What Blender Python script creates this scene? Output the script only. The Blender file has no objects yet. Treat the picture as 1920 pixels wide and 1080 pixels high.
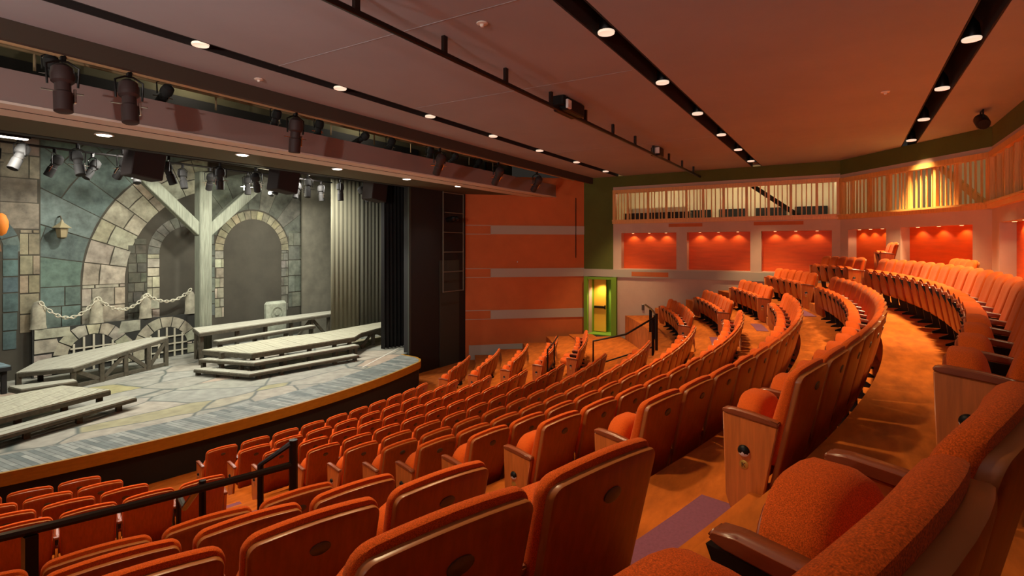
import bpy, bmesh, math, random
from mathutils import Vector, Matrix
random.seed(7)
C = bpy.context.scene.collection
S = bpy.context.scene
PI = math.pi
# ------------------------------------------------------------------ camera, world, exposure
YAW = math.radians(31.6)
cam_d = bpy.data.cameras.new('camera'); cam = bpy.data.objects.new('camera', cam_d); C.objects.link(cam)
cam.location = (0, 0, 4.33)
cam.rotation_euler = (PI/2, 0, YAW - PI/2)
cam_d.sensor_width = 36; cam_d.lens = 1023/1920*36; cam_d.shift_y = -76.7/1920
cam_d.clip_start = .05; cam_d.clip_end = 120
S.camera = cam
w = bpy.data.worlds.new('world'); S.world = w; w.use_nodes = True
w.node_tree.nodes['Background'].inputs[0].default_value = (1, .85, .7, 1)
w.node_tree.nodes['Background'].inputs[1].default_value = .02
S.view_settings.view_transform = 'Standard'; S.view_settings.look = 'None'
S.view_settings.exposure = 0.0; S.view_settings.gamma = 1.0; S.view_settings.use_curve_mapping = False

HOUSE_W = 950       # each house downlight
FILL_W = 750            # added out of view, each left wall uplight
STAGE_W = 260       # each stage work light
WARM = (1, .74, .40); STAGECOL = (1, .98, .90)

def lamp(name, kind, loc, aim, energy, col, size=.1, angle=80, blend=.6, parent=None):
    d = bpy.data.lights.new(name, kind); d.energy = energy; d.color = col
    if kind == 'SPOT':
        d.spot_size = math.radians(angle); d.spot_blend = blend; d.shadow_soft_size = size
    elif kind == 'AREA':
        d.shape = 'RECTANGLE'; d.size = size; d.size_y = .25
    else: d.shadow_soft_size = size
    o = bpy.data.objects.new(name, d); C.objects.link(o); o.location = loc
    v = Vector(aim) - Vector(loc)
    o.rotation_euler = v.to_track_quat('-Z', 'Y').to_euler()
    return o

# geometry shared by everything (metres; row A floor is z = 0, stage towards +Y)
X0, Y0 = 8.21, 22.71            # centre of the seat arcs
ROWR = [13.78 + .93*i for i in range(12)]
ROWZ = [0, .19, .39, .605, .84, 1.11, 1.42, 1.765, 2.12, 2.48, 2.84, 3.217]
CEIL = 7.08; WX = 20.2; LX = -3.78; BY = -2.8; STZ = .78
def pol(r, deg, z=0):
    a = math.radians(deg); return (X0 + r*math.sin(a), Y0 - r*math.cos(a), z)

# ------------------------------------------------------------------ materials
def lin(c):
    return tuple(((x/255)/12.92 if x/255 <= .04045 else ((x/255+.055)/1.055)**2.4) for x in c)
def mat(name, rgb, rough=.6, metal=0, noise=None, bump=None, sheen=0, emit=0, coat=0):
    m = bpy.data.materials.new(name); m.use_nodes = True; nt = m.node_tree
    b = nt.nodes['Principled BSDF']; c = lin(rgb)
    b.inputs['Base Color'].default_value = (*c, 1); b.inputs['Roughness'].default_value = rough
    b.inputs['Metallic'].default_value = metal
    if name in ('seat fabric', 'orange carpet'): b.inputs['Specular IOR Level'].default_value = .15
    if sheen: b.inputs['Sheen Weight'].default_value = sheen; b.inputs['Sheen Tint'].default_value = (1, .5, .3, 1); b.inputs['Sheen Roughness'].default_value = .4
    if coat: b.inputs['Coat Weight'].default_value = coat; b.inputs['Coat Roughness'].default_value = .2
    if emit: b.inputs['Emission Color'].default_value = (*c, 1); b.inputs['Emission Strength'].default_value = emit
    if noise or bump:
        tc = nt.nodes.new('ShaderNodeTexCoord'); mp = nt.nodes.new('ShaderNodeMapping')
        nt.links.new(tc.outputs['Object'], mp.inputs[0])
        sc = (noise or bump)[0]
        mp.inputs['Scale'].default_value = sc if isinstance(sc, tuple) else (sc,)*3
        n = nt.nodes.new('ShaderNodeTexNoise'); n.inputs['Scale'].default_value = 1; n.inputs['Detail'].default_value = 5
        n.inputs['Roughness'].default_value = .6
        nt.links.new(mp.outputs[0], n.inputs['Vector'])
        if noise:
            r = nt.nodes.new('ShaderNodeValToRGB'); e = r.color_ramp.elements
            e[0].position = .33; e[1].position = .68
            e[0].color = (*[x*noise[1] for x in c], 1); e[1].color = (*[min(1, x*noise[2]) for x in c], 1)
            nt.links.new(n.outputs[0], r.inputs[0]); nt.links.new(r.outputs[0], b.inputs['Base Color'])
        if bump:
            bp = nt.nodes.new('ShaderNodeBump'); bp.inputs['Strength'].default_value = bump[1]; bp.inputs['Distance'].default_value = .01
            nt.links.new(n.outputs[0], bp.inputs['Height']); nt.links.new(bp.outputs[0], b.inputs['Normal'])
    return m
def attr_mat(name, rough=.85, mul=(9, .75, 1.2)):
    """paint whose colour is the painted tint of each stone, broken up with sponge noise"""
    m = bpy.data.materials.new(name); m.use_nodes = True; nt = m.node_tree; b = nt.nodes['Principled BSDF']
    a = nt.nodes.new('ShaderNodeAttribute'); a.attribute_name = 'tint'
    tc = nt.nodes.new('ShaderNodeTexCoord'); n = nt.nodes.new('ShaderNodeTexNoise')
    n.inputs['Scale'].default_value = 3.2; n.inputs['Detail'].default_value = 8; n.inputs['Roughness'].default_value = .65
    nt.links.new(tc.outputs['Object'], n.inputs['Vector'])
    r = nt.nodes.new('ShaderNodeValToRGB'); e = r.color_ramp.elements
    e[0].position = .3; e[1].position = .72; e[0].color = (.5,)*3+(1,); e[1].color = (1.35,)*3+(1,)
    mx = nt.nodes.new('ShaderNodeMixRGB'); mx.blend_type = 'MULTIPLY'; mx.inputs[0].default_value = 1
    nt.links.new(n.outputs[0], r.inputs[0]); nt.links.new(a.outputs['Color'], mx.inputs[1]); nt.links.new(r.outputs[0], mx.inputs[2])
    nt.links.new(mx.outputs[0], b.inputs['Base Color']); b.inputs['Roughness'].default_value = rough
    return m

M = {}
M['fabric'] = mat('seat fabric', (205, 83, 20), .85, noise=(420, .5, 1.45), bump=(420, .25), sheen=.15)
M['wood'] = mat('laminate wood', (198, 108, 46), .38, noise=((40, 40, 3), .8, 1.15), coat=.15)
M['shell'] = mat('seat back laminate', (154, 64, 18), .4, noise=((40, 40, 3), .8, 1.15), coat=.12)
M['armwood'] = mat('arm wood', (136, 66, 34), .35, noise=((30, 6, 30), .75, 1.15), coat=.2)
M['edge'] = mat('pale plywood edge', (214, 160, 96), .4, noise=((8, 8, 90), .8, 1.1))
M['plyedge'] = mat('plywood edge', (160, 92, 44), .35)
M['dark'] = mat('black metal', (22, 18, 16), .45, .5)
M['rail'] = mat('dark bronze rail', (40, 26, 20), .35, .6)
M['chrome'] = mat('chrome', (200, 190, 180), .2, 1)
M['plate'] = mat('number plate', (96, 84, 74), .4, .6)
M['gold'] = mat('brass badge', (206, 164, 78), .4, .7)
M['ink'] = mat('ink', (60, 38, 16), .6)
M['lens'] = mat('pale lens', (225, 220, 215), .2)
M['carpet'] = mat('orange carpet', (172, 86, 22), .95, noise=((3, 9, 3), .7, 1.2), bump=(220, .3), sheen=.1)
M['mauve'] = mat('mauve nosing', (118, 60, 80), .9, noise=(60, .85, 1.1))
M['ceil'] = mat('ceiling plaster', (152, 151, 154), .9, noise=(.5, .93, 1.05))
M['slot'] = mat('slot black', (26, 16, 12), .9)
M['mauvewall'] = mat('mauve brown wall', (198, 164, 142), .85, noise=(1.2, .93, 1.05))
M['orangewall'] = mat('orange wall', (192, 98, 44), .8, noise=(1.5, .92, 1.05))
M['greyband'] = mat('grey band', (172, 158, 142), .8)
M['niche'] = mat('niche orange', (226, 84, 10), .6, noise=((1.5, 1.5, 12), .9, 1.08))
M['green'] = mat('olive green wall', (84, 88, 26), .85, noise=(1.5, .92, 1.05))
M['doorgreen'] = mat('door green', (112, 150, 30), .7)
M['yellow'] = mat('yellow door', (240, 176, 50), .6)
M['pine'] = mat('pale pine', (222, 158, 84), .45, noise=((30, 30, 2.5), .85, 1.1))
M['cream'] = mat('cream plaster', (226, 210, 176), .8)
M['black'] = mat('black masonite', (22, 19, 16), .8, noise=(2, .9, 1.1))
M['drape'] = mat('grey velour', (128, 124, 102), .95, noise=((14, 14, .7), .85, 1.1))
M['bdrape'] = mat('black velour', (20, 18, 17), .95)
M['prosc'] = mat('greenish black wall', (50, 52, 42), .85)
M['soffit'] = mat('olive soffit', (84, 78, 54), .9)
M['beam'] = mat('lilac beam', (140, 120, 114), .85)
M['beamlow'] = mat('pale soffit strip', (212, 200, 186), .85)
M['fascia'] = mat('dark fascia', (60, 48, 36), .9)
M['pipe'] = mat('tan pipe', (160, 134, 96), .6)
M['redpaint'] = mat('dark red housing', (44, 24, 20), .7, 0)
M['ladder'] = mat('worn grey pipe', (104, 100, 84), .5)
M['boxbrown'] = mat('dark brown box', (34, 22, 18), .9)
M['rim'] = mat('stage rim wood', (172, 122, 30), .5, noise=((6, 6, 30), .85, 1.1))
M['gplank'] = mat('weathered plank', (166, 163, 144), .85, noise=((3, 30, 30), .72, 1.12))
M['gplankx'] = mat('weathered plank crosswise', (168, 164, 140), .85, noise=((30, 3, 30), .75, 1.12))
M['gbrown'] = mat('brown weathered timber', (88, 82, 66), .9, noise=((12, 12, 12), .7, 1.15))
M['bluegrey'] = mat('blue grey planks', (112, 132, 136), .8, noise=((3, 30, 20), .6, 1.2))
M['timber'] = mat('pale painted timber', (122, 126, 108), .85, noise=((30, 30, 2), .7, 1.2))
M['flat'] = mat('dark painted canvas', (72, 68, 56), .9, noise=(1.6, .85, 1.12))
M['joint'] = mat('dark joint paint', (46, 46, 40), .9)
M['stone'] = attr_mat('painted stone')
M['chain'] = mat('white chain', (208, 204, 180), .6)
M['bar'] = mat('pale bar', (188, 182, 158), .7)
M['glow'] = mat('lamp glow', (255, 244, 224), .5, emit=9)
M['dimglow'] = mat('house lamp trim', (255, 232, 205), .5, emit=.7)
M['hot'] = mat('hot work lamp', (255, 240, 190), .5, emit=60)
M['niche_glow'] = mat('niche lamp', (255, 190, 130), .5, emit=4)
M['bluelens'] = mat('blue lens', (190, 180, 255), .3, emit=1.5)
M['lantern'] = mat('lantern glass', (150, 138, 104), .5)
M['tape'] = mat('white tape', (200, 196, 180), .7)

# ------------------------------------------------------------------ mesh building
class MB:
    def __init__(s): s.v = []; s.f = []; s.m = []; s.t = []
    def add(s, vs, fs, mi=0, tint=None):
        o = len(s.v); s.v += [tuple(p) for p in vs]
        for f in fs: s.f.append([i+o for i in f]); s.m.append(mi); s.t.append(tint)
    def box(s, c, d, mi=0, rot=None, bev=0, tint=None):
        hx, hy, hz = d[0]/2, d[1]/2, d[2]/2
        if bev:
            b = min(bev, hx*.9, hy*.9, hz*.9)
            vs = []
            for sx in (-1, 1):
                for sy in (-1, 1):
                    for sz in (-1, 1):
                        vs += [(sx*hx, sy*(hy-b), sz*(hz-b)), (sx*(hx-b), sy*hy, sz*(hz-b)), (sx*(hx-b), sy*(hy-b), sz*hz)]
            bm = bmesh.new(); bv = [bm.verts.new(p) for p in vs]
            r = bmesh.ops.convex_hull(bm, input=bv); bm.normal_update()
            bmesh.ops.dissolve_limit(bm, angle_limit=.01, verts=bm.verts, edges=bm.edges)
            bm.verts.index_update(); vs = [v.co.copy() for v in bm.verts]; fs = [[v.index for v in f.verts] for f in bm.faces]; bm.free()
        else:
            vs = [Vector((x*hx, y*hy, z*hz)) for x in (-1, 1) for y in (-1, 1) for z in (-1, 1)]
            fs = [[0, 1, 3, 2], [4, 6, 7, 5], [0, 4, 5, 1], [2, 3, 7, 6], [0, 2, 6, 4], [1, 5, 7, 3]]
        if rot is not None: vs = [rot @ Vector(v) for v in vs]
        s.add([(v[0]+c[0], v[1]+c[1], v[2]+c[2]) for v in vs], fs, mi, tint)
    def bar(s, a, b, wd, ht, mi=0, bev=0):
        """straight bar of rectangular section between two points"""
        a, b = Vector(a), Vector(b); d = b-a
        q = d.to_track_quat('X', 'Z').to_matrix()
        s.box((a+b)/2, (d.length, wd, ht), mi, q, bev)
    def prism(s, base, top, mi=0, tint=None):
        n = len(base)
        fs = [list(range(n))[::-1], list(range(n, 2*n))] + [[i, (i+1) % n, n+(i+1) % n, n+i] for i in range(n)]
        s.add(list(base)+list(top), fs, mi, tint)
    def ext(s, poly, axis, a, b, mi=0, tint=None):
        """extrude a 2D polygon along an axis ('x': poly is (y,z); 'y': (x,z); 'z': (x,y))"""
        f = {'x': lambda p, t: (t, p[0], p[1]), 'y': lambda p, t: (p[0], t, p[1]), 'z': lambda p, t: (p[0], p[1], t)}[axis]
        s.prism([f(p, a) for p in poly], [f(p, b) for p in poly], mi, tint)
    def tube(s, path, r, n=8, mi=0, closed=False):
        path = [Vector(p) for p in path]; N = len(path); rings = []
        up = None
        for i, p in enumerate(path):
            if closed: d = path[(i+1) % N]-path[i-1]
            else: d = path[min(i+1, N-1)]-path[max(i-1, 0)]
            d.normalize()
            if up is None: up = Vector((0, 0, 1)) if abs(d.z) < .9 else Vector((1, 0, 0))
            x = d.cross(up); x = x if x.length > 1e-4 else d.cross(Vector((1, .3, 0))); x.normalize(); y = x.cross(d); up = y
            rings.append([p + x*(r*math.cos(2*PI*k/n)) + y*(r*math.sin(2*PI*k/n)) for k in range(n)])
        vs = [q for g in rings for q in g]; fs = []
        for i in range(N if closed else N-1):
            j = (i+1) % N
            for k in range(n): fs.append([i*n+k, i*n+(k+1) % n, j*n+(k+1) % n, j*n+k])
        if not closed: fs += [list(range(n))[::-1], [(N-1)*n+k for k in range(n)]]
        s.add(vs, fs, mi)
    def lathe(s, prof, n=16, mi=0, mtx=None):
        """profile of (radius, height) about local z; mtx places it"""
        vs = []; fs = []
        for r, z in prof:
            for k in range(n): vs.append(Vector((r*math.cos(2*PI*k/n), r*math.sin(2*PI*k/n), z)))
        for i in range(len(prof)-1):
            for k in range(n): fs.append([i*n+k, i*n+(k+1) % n, (i+1)*n+(k+1) % n, (i+1)*n+k])
        fs += [list(range(n))[::-1], [(len(prof)-1)*n+k for k in range(n)]]
        if mtx is not None: vs = [mtx @ v for v in vs]
        s.add(vs, fs, mi)
    def mesh(s, name, mats, smooth=35):
        me = bpy.data.meshes.new(name); me.from_pydata(s.v, [], s.f)
        for m in (mats if isinstance(mats, (list, tuple)) else [mats]): me.materials.append(m)
        me.polygons.foreach_set('material_index', s.m)
        if any(t is not None for t in s.t):
            at = me.attributes.new('tint', 'FLOAT_COLOR', 'FACE')
            at.data.foreach_set('color', [x for t in s.t for x in (*(t or (.2, .2, .2)), 1)])
        bm = bmesh.new(); bm.from_mesh(me); bmesh.ops.recalc_face_normals(bm, faces=bm.faces); bm.to_mesh(me); bm.free()
        if smooth:
            me.polygons.foreach_set('use_smooth', [True]*len(me.polygons)); me.set_sharp_from_angle(angle=math.radians(smooth))
        me.update(); return me
    def build(s, name, mats, parent=None, smooth=35):
        return link(name, s.mesh(name, mats, smooth), parent)
def link(name, me, parent=None):
    o = bpy.data.objects.new(name, me); C.objects.link(o)
    if parent is not None: o.parent = parent
    return o
def tag(o, label=None, cat=None, group=None, kind=None):
    if label: o['label'] = label
    if cat: o['category'] = cat
    if group: o['group'] = group
    if kind: o['kind'] = kind
    return o
def thing(name, label, cat, loc=(0, 0, 0), rotz=0, group=None):
    o = bpy.data.objects.new(name, None); C.objects.link(o); o.location = loc; o.rotation_euler = (0, 0, rotz)
    o.empty_display_size = .1
    return tag(o, label, cat, group)
def struct(name, mb, mats, label=None, parent=None, smooth=35):
    o = mb.build(name, mats, parent, smooth); o['kind'] = 'structure'
    if label: o['label'] = label; o['category'] = 'wall' if 'wall' in name else name.split('_')[0]
    return o
ORD = 'first second third fourth fifth sixth seventh eighth ninth tenth eleventh twelfth thirteenth fourteenth fifteenth sixteenth seventeenth eighteenth nineteenth twentieth'.split() + ['twenty-first', 'twenty-second', 'twenty-third']

def clip(poly, nx, ny, d):
    """keep the part of a 2D polygon where nx*x + ny*y <= d"""
    out = []
    for i in range(len(poly)):
        a, b = poly[i-1], poly[i]
        da, db = nx*a[0]+ny*a[1]-d, nx*b[0]+ny*b[1]-d
        if (da <= 0) != (db <= 0):
            t = da/(da-db); out.append((a[0]+(b[0]-a[0])*t, a[1]+(b[1]-a[1])*t))
        if db <= 0: out.append(b)
    return out

# ------------------------------------------------------------------ the house floor: curved terraces
fl = MB()
def ring(r0, r1, z, a0, a1, n):
    for i in range(n):
        p, q = a0+(a1-a0)*i/n, a0+(a1-a0)*(i+1)/n
        fl.add([pol(r0, p, z), pol(r0, q, z), pol(r1, q, z), pol(r1, p, z)], [[0, 1, 2, 3]])
def riser(r, z0, z1, a0, a1, n):
    for i in range(n):
        p, q = a0+(a1-a0)*i/n, a0+(a1-a0)*(i+1)/n
        fl.add([pol(r, p, z0), pol(r, q, z0), pol(r, q, z1), pol(r, p, z1)], [[0, 1, 2, 3]])
LAND = .88
edges = [11.7] + [ROWR[i]-.02 for i in range(11)] + [26.5]
def lim(r): return math.degrees(math.asin(min(1, (WX-.02-X0)/r)))
for i in range(12):
    r0, r1, z = edges[i], edges[i+1], ROWZ[i]
    L = min(44, lim(r1)) if i > 4 else 40
    if i == 0: L = 50
    if i in (5, 6):
        ring(r0, r1, z, -17, 17, 24)
        for sg in (-1, 1):
            ring(r0, r1, LAND, sg*17, sg*min(44, lim(r1)), 16)
            fl.add([pol(r0, sg*17, LAND), pol(r1, sg*17, LAND), pol(r1, sg*17, z), pol(r0, sg*17, z)], [[0, 1, 2, 3]])
        riser(r0, ROWZ[i-1], z, -17, 17, 24)
        if i == 5:
            for sg in (-1, 1): riser(r0, ROWZ[4], LAND, sg*17, sg*40, 14)
    else:
        ring(r0, r1, z, -L, L, 56)
        if i == 7:
            riser(r0, ROWZ[6], z, -17, 17, 24)
            for sg in (-1, 1): riser(r0, LAND, z, sg*17, sg*L, 16)
        elif i: riser(r0, ROWZ[i-1], z, -L, L, 56)
floor = struct('floor', fl, M['carpet'], smooth=20)
# aisle steps with mauve nosings
def aisle(sign, a_in, a_out):
    st = MB(); no = MB()
    for i in range(1, 12):
        r = edges[i]; z0, z1 = ROWZ[i-1], ROWZ[i]; zm = (z0+z1)/2
        if i in (5, 6, 7) and 0: continue
        for k in range(4):
            p = sign*(a_in+(a_out-a_in)*k/4); q = sign*(a_in+(a_out-a_in)*(k+1)/4)
            if z1-z0 > .25:
                st.prism([pol(r-.22, p, z0), pol(r-.22, q, z0), pol(r, q, z0), pol(r, p, z0)],
                         [pol(r-.22, p, zm), pol(r-.22, q, zm), pol(r, q, zm), pol(r, p, zm)])
            no.prism([pol(r+.36, p, z1-.03), pol(r+.36, q, z1-.03), pol(r+.60, q, z1-.03), pol(r+.60, p, z1-.03)],
                     [pol(r+.36, p, z1+.008), pol(r+.36, q, z1+.008), pol(r+.60, q, z1+.008), pol(r+.60, p, z1+.008)])
    tr = struct('floor_aisle_steps', st, M['carpet'])
    n2 = struct('trim_1' if sign < 0 else 'trim_2', no, M['mauve'])
aisle(-1, 12.4, 15.5); aisle(1, 13.0, 16.1)

# ------------------------------------------------------------------ ceiling with three black lighting slots
ce = MB()
bands = [(BY-.1, -1.56), (-1.24, 2.48), (2.80, 7.35), (7.65, 8.63)]
for y0, y1 in bands:
    x1 = 20.4; ce.box(((x1+LX)/2, (y0+y1)/2, CEIL+.15), (x1-LX, y1-y0, .3))
ceiling = struct('ceiling', ce, M['ceil'])
sl = MB()
for y in (-1.40, 2.64, 7.5):
    for sy in (-1, 1): sl.box((8.2, y+sy*(.135 if y > 7 else .145), CEIL+.41), (24.2, .02, .82))
    sl.box((8.2, y, CEIL+.8), (24.2, .36, .02))
struct('trim_3', sl, M['slot'])
fa = MB(); fa.box((8.2, 8.69, CEIL-.06), (24, .10, .36))
struct('trim_4', fa, M['fascia'])
# thin seams in the ceiling plaster
se = MB()
for x in (2.2, 5.2, 8.2, 14.2): se.box((x, 5.1, CEIL-.001), (.012, 4.5, .006))
struct('trim_5', se, M['ceil'])

def downlight(x, y, i, where):
    t = thing('ceiling_downlight', '%s downlight from the left in the %s black ceiling slot' % (ORD[i], where), 'light', (x, y, CEIL-.01), 0, 'downlights in the ceiling slots')
    a = MB(); a.lathe([(.02, .12), (.02, .8)], 8); a.lathe([(.09, .02), (.10, .04), (.085, .2), (.03, .3)], 18); a.build('housing', M['dark'], t)
    b = MB(); b.lathe([(.001, .012), (.08, .012), (.105, .0), (.11, .02), (.105, .03)], 20); b.build('lamp_face', M['dimglow'], t)
n = 0
for i, x in enumerate([1.6, 4.1, 6.5, 8.9, 11.3, 13.7, 16.2, 18.7]):
    if i: downlight(x, 7.5, i-1, 'front')
    lamp('house spot front', 'SPOT', (x, 7.5, CEIL-.05), (x, 7.3, 0), HOUSE_W*.95, WARM, .15, 70, .8)
for i, x in enumerate([1.6, 4.1, 6.6, 9.1, 11.6, 14.1, 16.5, 18.9]):
    if i > 1: downlight(x, 2.64, i-2, 'middle')
    lamp('house spot middle', 'SPOT', (x, 2.64, CEIL-.05), (x, 2.0, 1.5), HOUSE_W*(.42 if i < 3 else .95), WARM, .12, 92 if i < 3 else 66, .7)
for i, x in enumerate([-1.3, 1.35, 4.0, 6.7, 9.35, 12.0, 14.7, 17.4]):
    if i < 2: continue
    if i > 3: downlight(x, -1.40, i-4, 'rear')
    lamp('house spot rear', 'SPOT', (x, -1.40, CEIL-.05), (x, -1.3, 0), HOUSE_W*(2.1 if i > 3 else 1.0 if i > 2 else .06), WARM, .2, 72, .8)

for i, y in enumerate((-.4, 3.2, 6.8)):  # lamps added out of view to brighten the ceiling with neutral light
    t = thing('fill_uplight', '%s uplight from the rear, added on the left side wall as ceiling fill' % ORD[i], 'light', (LX+.14, y, 5.2), 0, 'added left wall fill lamps')
    a = MB(); a.lathe([(.03, -.12), (.10, .0), (.12, .06), (.10, .06), (.05, .0)], 14); a.build('shade', M['dark'], t)
    a = MB(); a.box((-.1, 0, -.05), (.1, .05, .06)); a.build('bracket', M['dark'], t)
    lamp('fill uplight', 'SPOT', (LX+.16, y, 5.3), (LX+5.5, y+.3, CEIL), FILL_W, (1, .90, .84), .1, 110, .9)
t = thing('beam_fill_light', 'side wall lamp added out of view to light the lilac beam', 'light', (LX+.2, 3.4, 4.6))  # extra lamp, out of view, added to light the beam front from the left
a = MB(); a.lathe([(.06, -.2), (.10, -.1), (.11, .15), (.09, .16), (.08, .1)], 14, mtx=Vector((12, 6.6, 2.0)).to_track_quat('Z', 'Y').to_matrix().to_4x4()); a.build('body', M['dark'], t)
a = MB(); a.box((-.12, 0, -.12), (.12, .06, .1)); a.build('bracket', M['dark'], t)
lamp('beam fill', 'SPOT', (LX+.42, 3.55, 4.7), (7.5, 9.87, 6.6), FILL_W*1.5, (1, .92, .86), .05, 60, .8)
# small round sprinkler heads on the ceiling
for (x, y), lb in (((5.51, 3.82), 'small round ceiling sprinkler between the front slot and the pipe rail'), ((5.43, 8.2), 'small round ceiling sprinkler near the front ceiling edge'), ((11.69, -.57), 'small round ceiling sprinkler beside the rear ceiling slot')):
    a = MB(); a.lathe([(.07, 0), (.07, -.012), (.03, -.02), (.02, -.05)], 14)
    o = a.build('sprinkler', M['beamlow']); o.location = (x, y, CEIL); tag(o, lb, 'sprinkler', 'ceiling sprinklers')

# ------------------------------------------------------------------ walls of the house
# right wall: mauve brown face with deep orange niches, green corner strip, gallery window above
def plane_wall(o, d, n_):
    """returns a function placing (along, out, z) on a wall with origin o, direction d and inward normal n_"""
    return lambda s, t, z: (o[0]+d[0]*s+n_[0]*t, o[1]+d[1]*s+n_[1]*t, z)
def wbox(mb, W, s0, s1, t0, t1, z0, z1, mi=0):
    mb.prism([W(s0, t0, z0), W(s1, t0, z0), W(s1, t1, z0), W(s0, t1, z0)], [W(s0, t0, z1), W(s1, t0, z1), W(s1, t1, z1), W(s0, t1, z1)], mi)
def facet(A, B):
    d = Vector((B[0]-A[0], B[1]-A[1], 0)); L = d.length; d.normalize(); n_ = Vector((d.y, -d.x, 0))
    return plane_wall(A, d, n_), L
# s runs away from the stage; inward normal chosen to face the house
F1, L1 = facet((WX, 9.03), (WX, .2))
F2, L2 = facet((WX, .2), (16.3, BY))
F3, L3 = facet((16.3, BY), (.1, BY))
F4, L4 = facet((.1, BY), (LX, .2))
F5, L5 = facet((LX, .2), (LX, 9.03))
mats_w = [M['mauvewall'], M['green'], M['niche'], M['greyband'], M['orangewall']]
NZ0, NZ1 = 3.5, 4.87
def niche_wall(mb, W, s0, s1, niches):
    """mauve wall from the grey band to the window sill with niches recessed .28"""
    wbox(mb, W, s0, s1, -.30, 0, 2.0, NZ0); wbox(mb, W, s0, s1, -.30, 0, NZ1, 5.23)
    cur = s0
    for a, b in niches:
        wbox(mb, W, cur, a, -.30, 0, NZ0, NZ1); cur = b
        wbox(mb, W, a, b, -.32, -.28, NZ0, NZ1, 2)
    wbox(mb, W, cur, s1, -.30, 0, NZ0, NZ1)
def low_wall(mb, W, s0, s1, z0, z1, mi=0): wbox(mb, W, s0, s1, -.30, 0, z0, z1, mi)
N1 = [(9.03-7.46, 9.03-5.35), (9.03-4.97, 9.03-2.84), (9.03-2.5, 9.03-.43)]
N2 = [(.35, 1.85), (2.35, 4.45)]
N3 = [(.7, 3.4), (4.1, 6.8), (7.5, 10.2), (11, 13.7)]
wr = MB()
wbox(wr, F1, 0, 1.24, -.30, 0, 3.45, CEIL, 1)                           # green strip above the door
wbox(wr, F1, 1.24, L1, -.30, 0, 6.66, CEIL, 1); wbox(wr, F1, 1.24, L1, -.30, .004, 6.54, 6.66, 0)
wbox(wr, F1, 1.24, L1, -.30, 0, -.2, 2.0)
niche_wall(wr, F1, 1.24, L1, N1)
wbox(wr, F1, 0, .22, -.30, 0, -.2, 3.45, 0)
struct('wall_right', wr, mats_w)
wb = MB()
for W, L, N in ((F2, L2, N2), (F3, L3, N3), (F4, L4, [])):
    wbox(wb, W, 0, L, -.30, 0, 6.62, CEIL, 1); wbox(wb, W, 0, L, -.30, .004, 6.50, 6.62, 0)
    low_wall(wb, W, 0, L, 1.5, 2.0); niche_wall(wb, W, 0, L, N)
struct('wall_rear', wb, mats_w)
wl = MB()
wbox(wl, F5, 0, L5, -.30, 0, -.2, CEIL, 0)
struct('wall_left', wl, mats_w)
# grey band along the right wall, with two brown plates let into it
bd = MB(); wbox(bd, F1, -.25, L1-1.4, 0, .05, 3.17, 3.46, 0); wbox(bd, F1, 2.0, 3.4, .05, .056, 3.22, 3.39, 1)
struct('trim_6', bd, [M['greyband'], M['orangewall']])
bd = MB(); wbox(bd, F1, 3.4, 4.6, .0, .012, 5.07, 5.19, 0); wbox(bd, F1, 6.3, 7.8, .0, .012, 5.07, 5.19, 0)
struct('trim_7', bd, M['orangewall'])
# niche downlights
def nlights(W, N, where):
    for k, (a, b) in enumerate(N):
        for j in range(3):
            s_ = a+(b-a)*(.2+.3*j)
            p = W(s_, -.14, NZ1)
            t = thing('niche_downlight', '%s little downlight in the %s orange niche of the %s' % (ORD[j], ORD[k], where), 'light', p, 0, 'niche downlights')
            m_ = MB(); m_.lathe([(.055, .0), (.06, -.006), (.045, -.012)], 12); m_.build('trim_ring', M['edge'], t)
            m_ = MB(); m_.lathe([(.001, -.016), (.042, -.016), (.042, -.011)], 12); m_.build('lamp_face', M['niche_glow'], t)
            q = W(s_, -.16, NZ1-.7)
            lamp('niche lamp', 'SPOT', (p[0], p[1], p[2]-.03), W(s_, -.17, NZ1-1), 9, (1, .66, .36), .02, 120, .6)
nlights(F1, N1, 'right wall'); nlights(F2, N2, 'angled wall'); nlights(F3, N3[:1], 'rear wall')

# splayed orange side wall with grey bands and thin pale lines
FO, LO = facet((16.8, 12.63), (WX, 9.03))
ow = MB(); wbox(ow, FO, -.2, LO+.1, -.3, 0, -.2, CEIL)
struct('wall_side', ow, M['orangewall'])
gb = MB()
for zc in (5.0, 3.33, 1.71):
    wbox(gb, FO, 1.15, LO, 0, .035, zc-.17, zc+.17, 0)
    for e in (-.17, .17): wbox(gb, FO, 0, 1.15, 0, .012, zc+e-.012, zc+e+.012, 0)
wbox(gb, FO, 0, 2.6, 0, .03, 6.36, 6.62, 0)
struct('trim_8', gb, M['greyband'])
bb = MB(); wbox(bb, FO, .3, LO, 0, .05, .0, .55); struct('baseboard_side', bb, M['greyband'])
cb = MB(); cb.tube([FO(LO-.35, .03, 6.3), FO(LO-.35, .03, 3.9)], .016, 6)
tag(cb.build('wall_cable', M['rail']), 'thin dark cable hanging down the orange wall near the green corner', 'cable')
t = thing('aisle_beacon', 'tiny pale wall light on the orange wall between the upper grey bands', 'light', FO(2.2, 0, 3.75))
a = MB(); a.box((0, 0, 0), (.06, .05, .09), bev=.01); a.build('housing', M['orangewall'], t); b = MB(); b.box((-.02, -.03, 0), (.04, .03, .05), bev=.01); b.build('lens', M['lens'], t)

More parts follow.
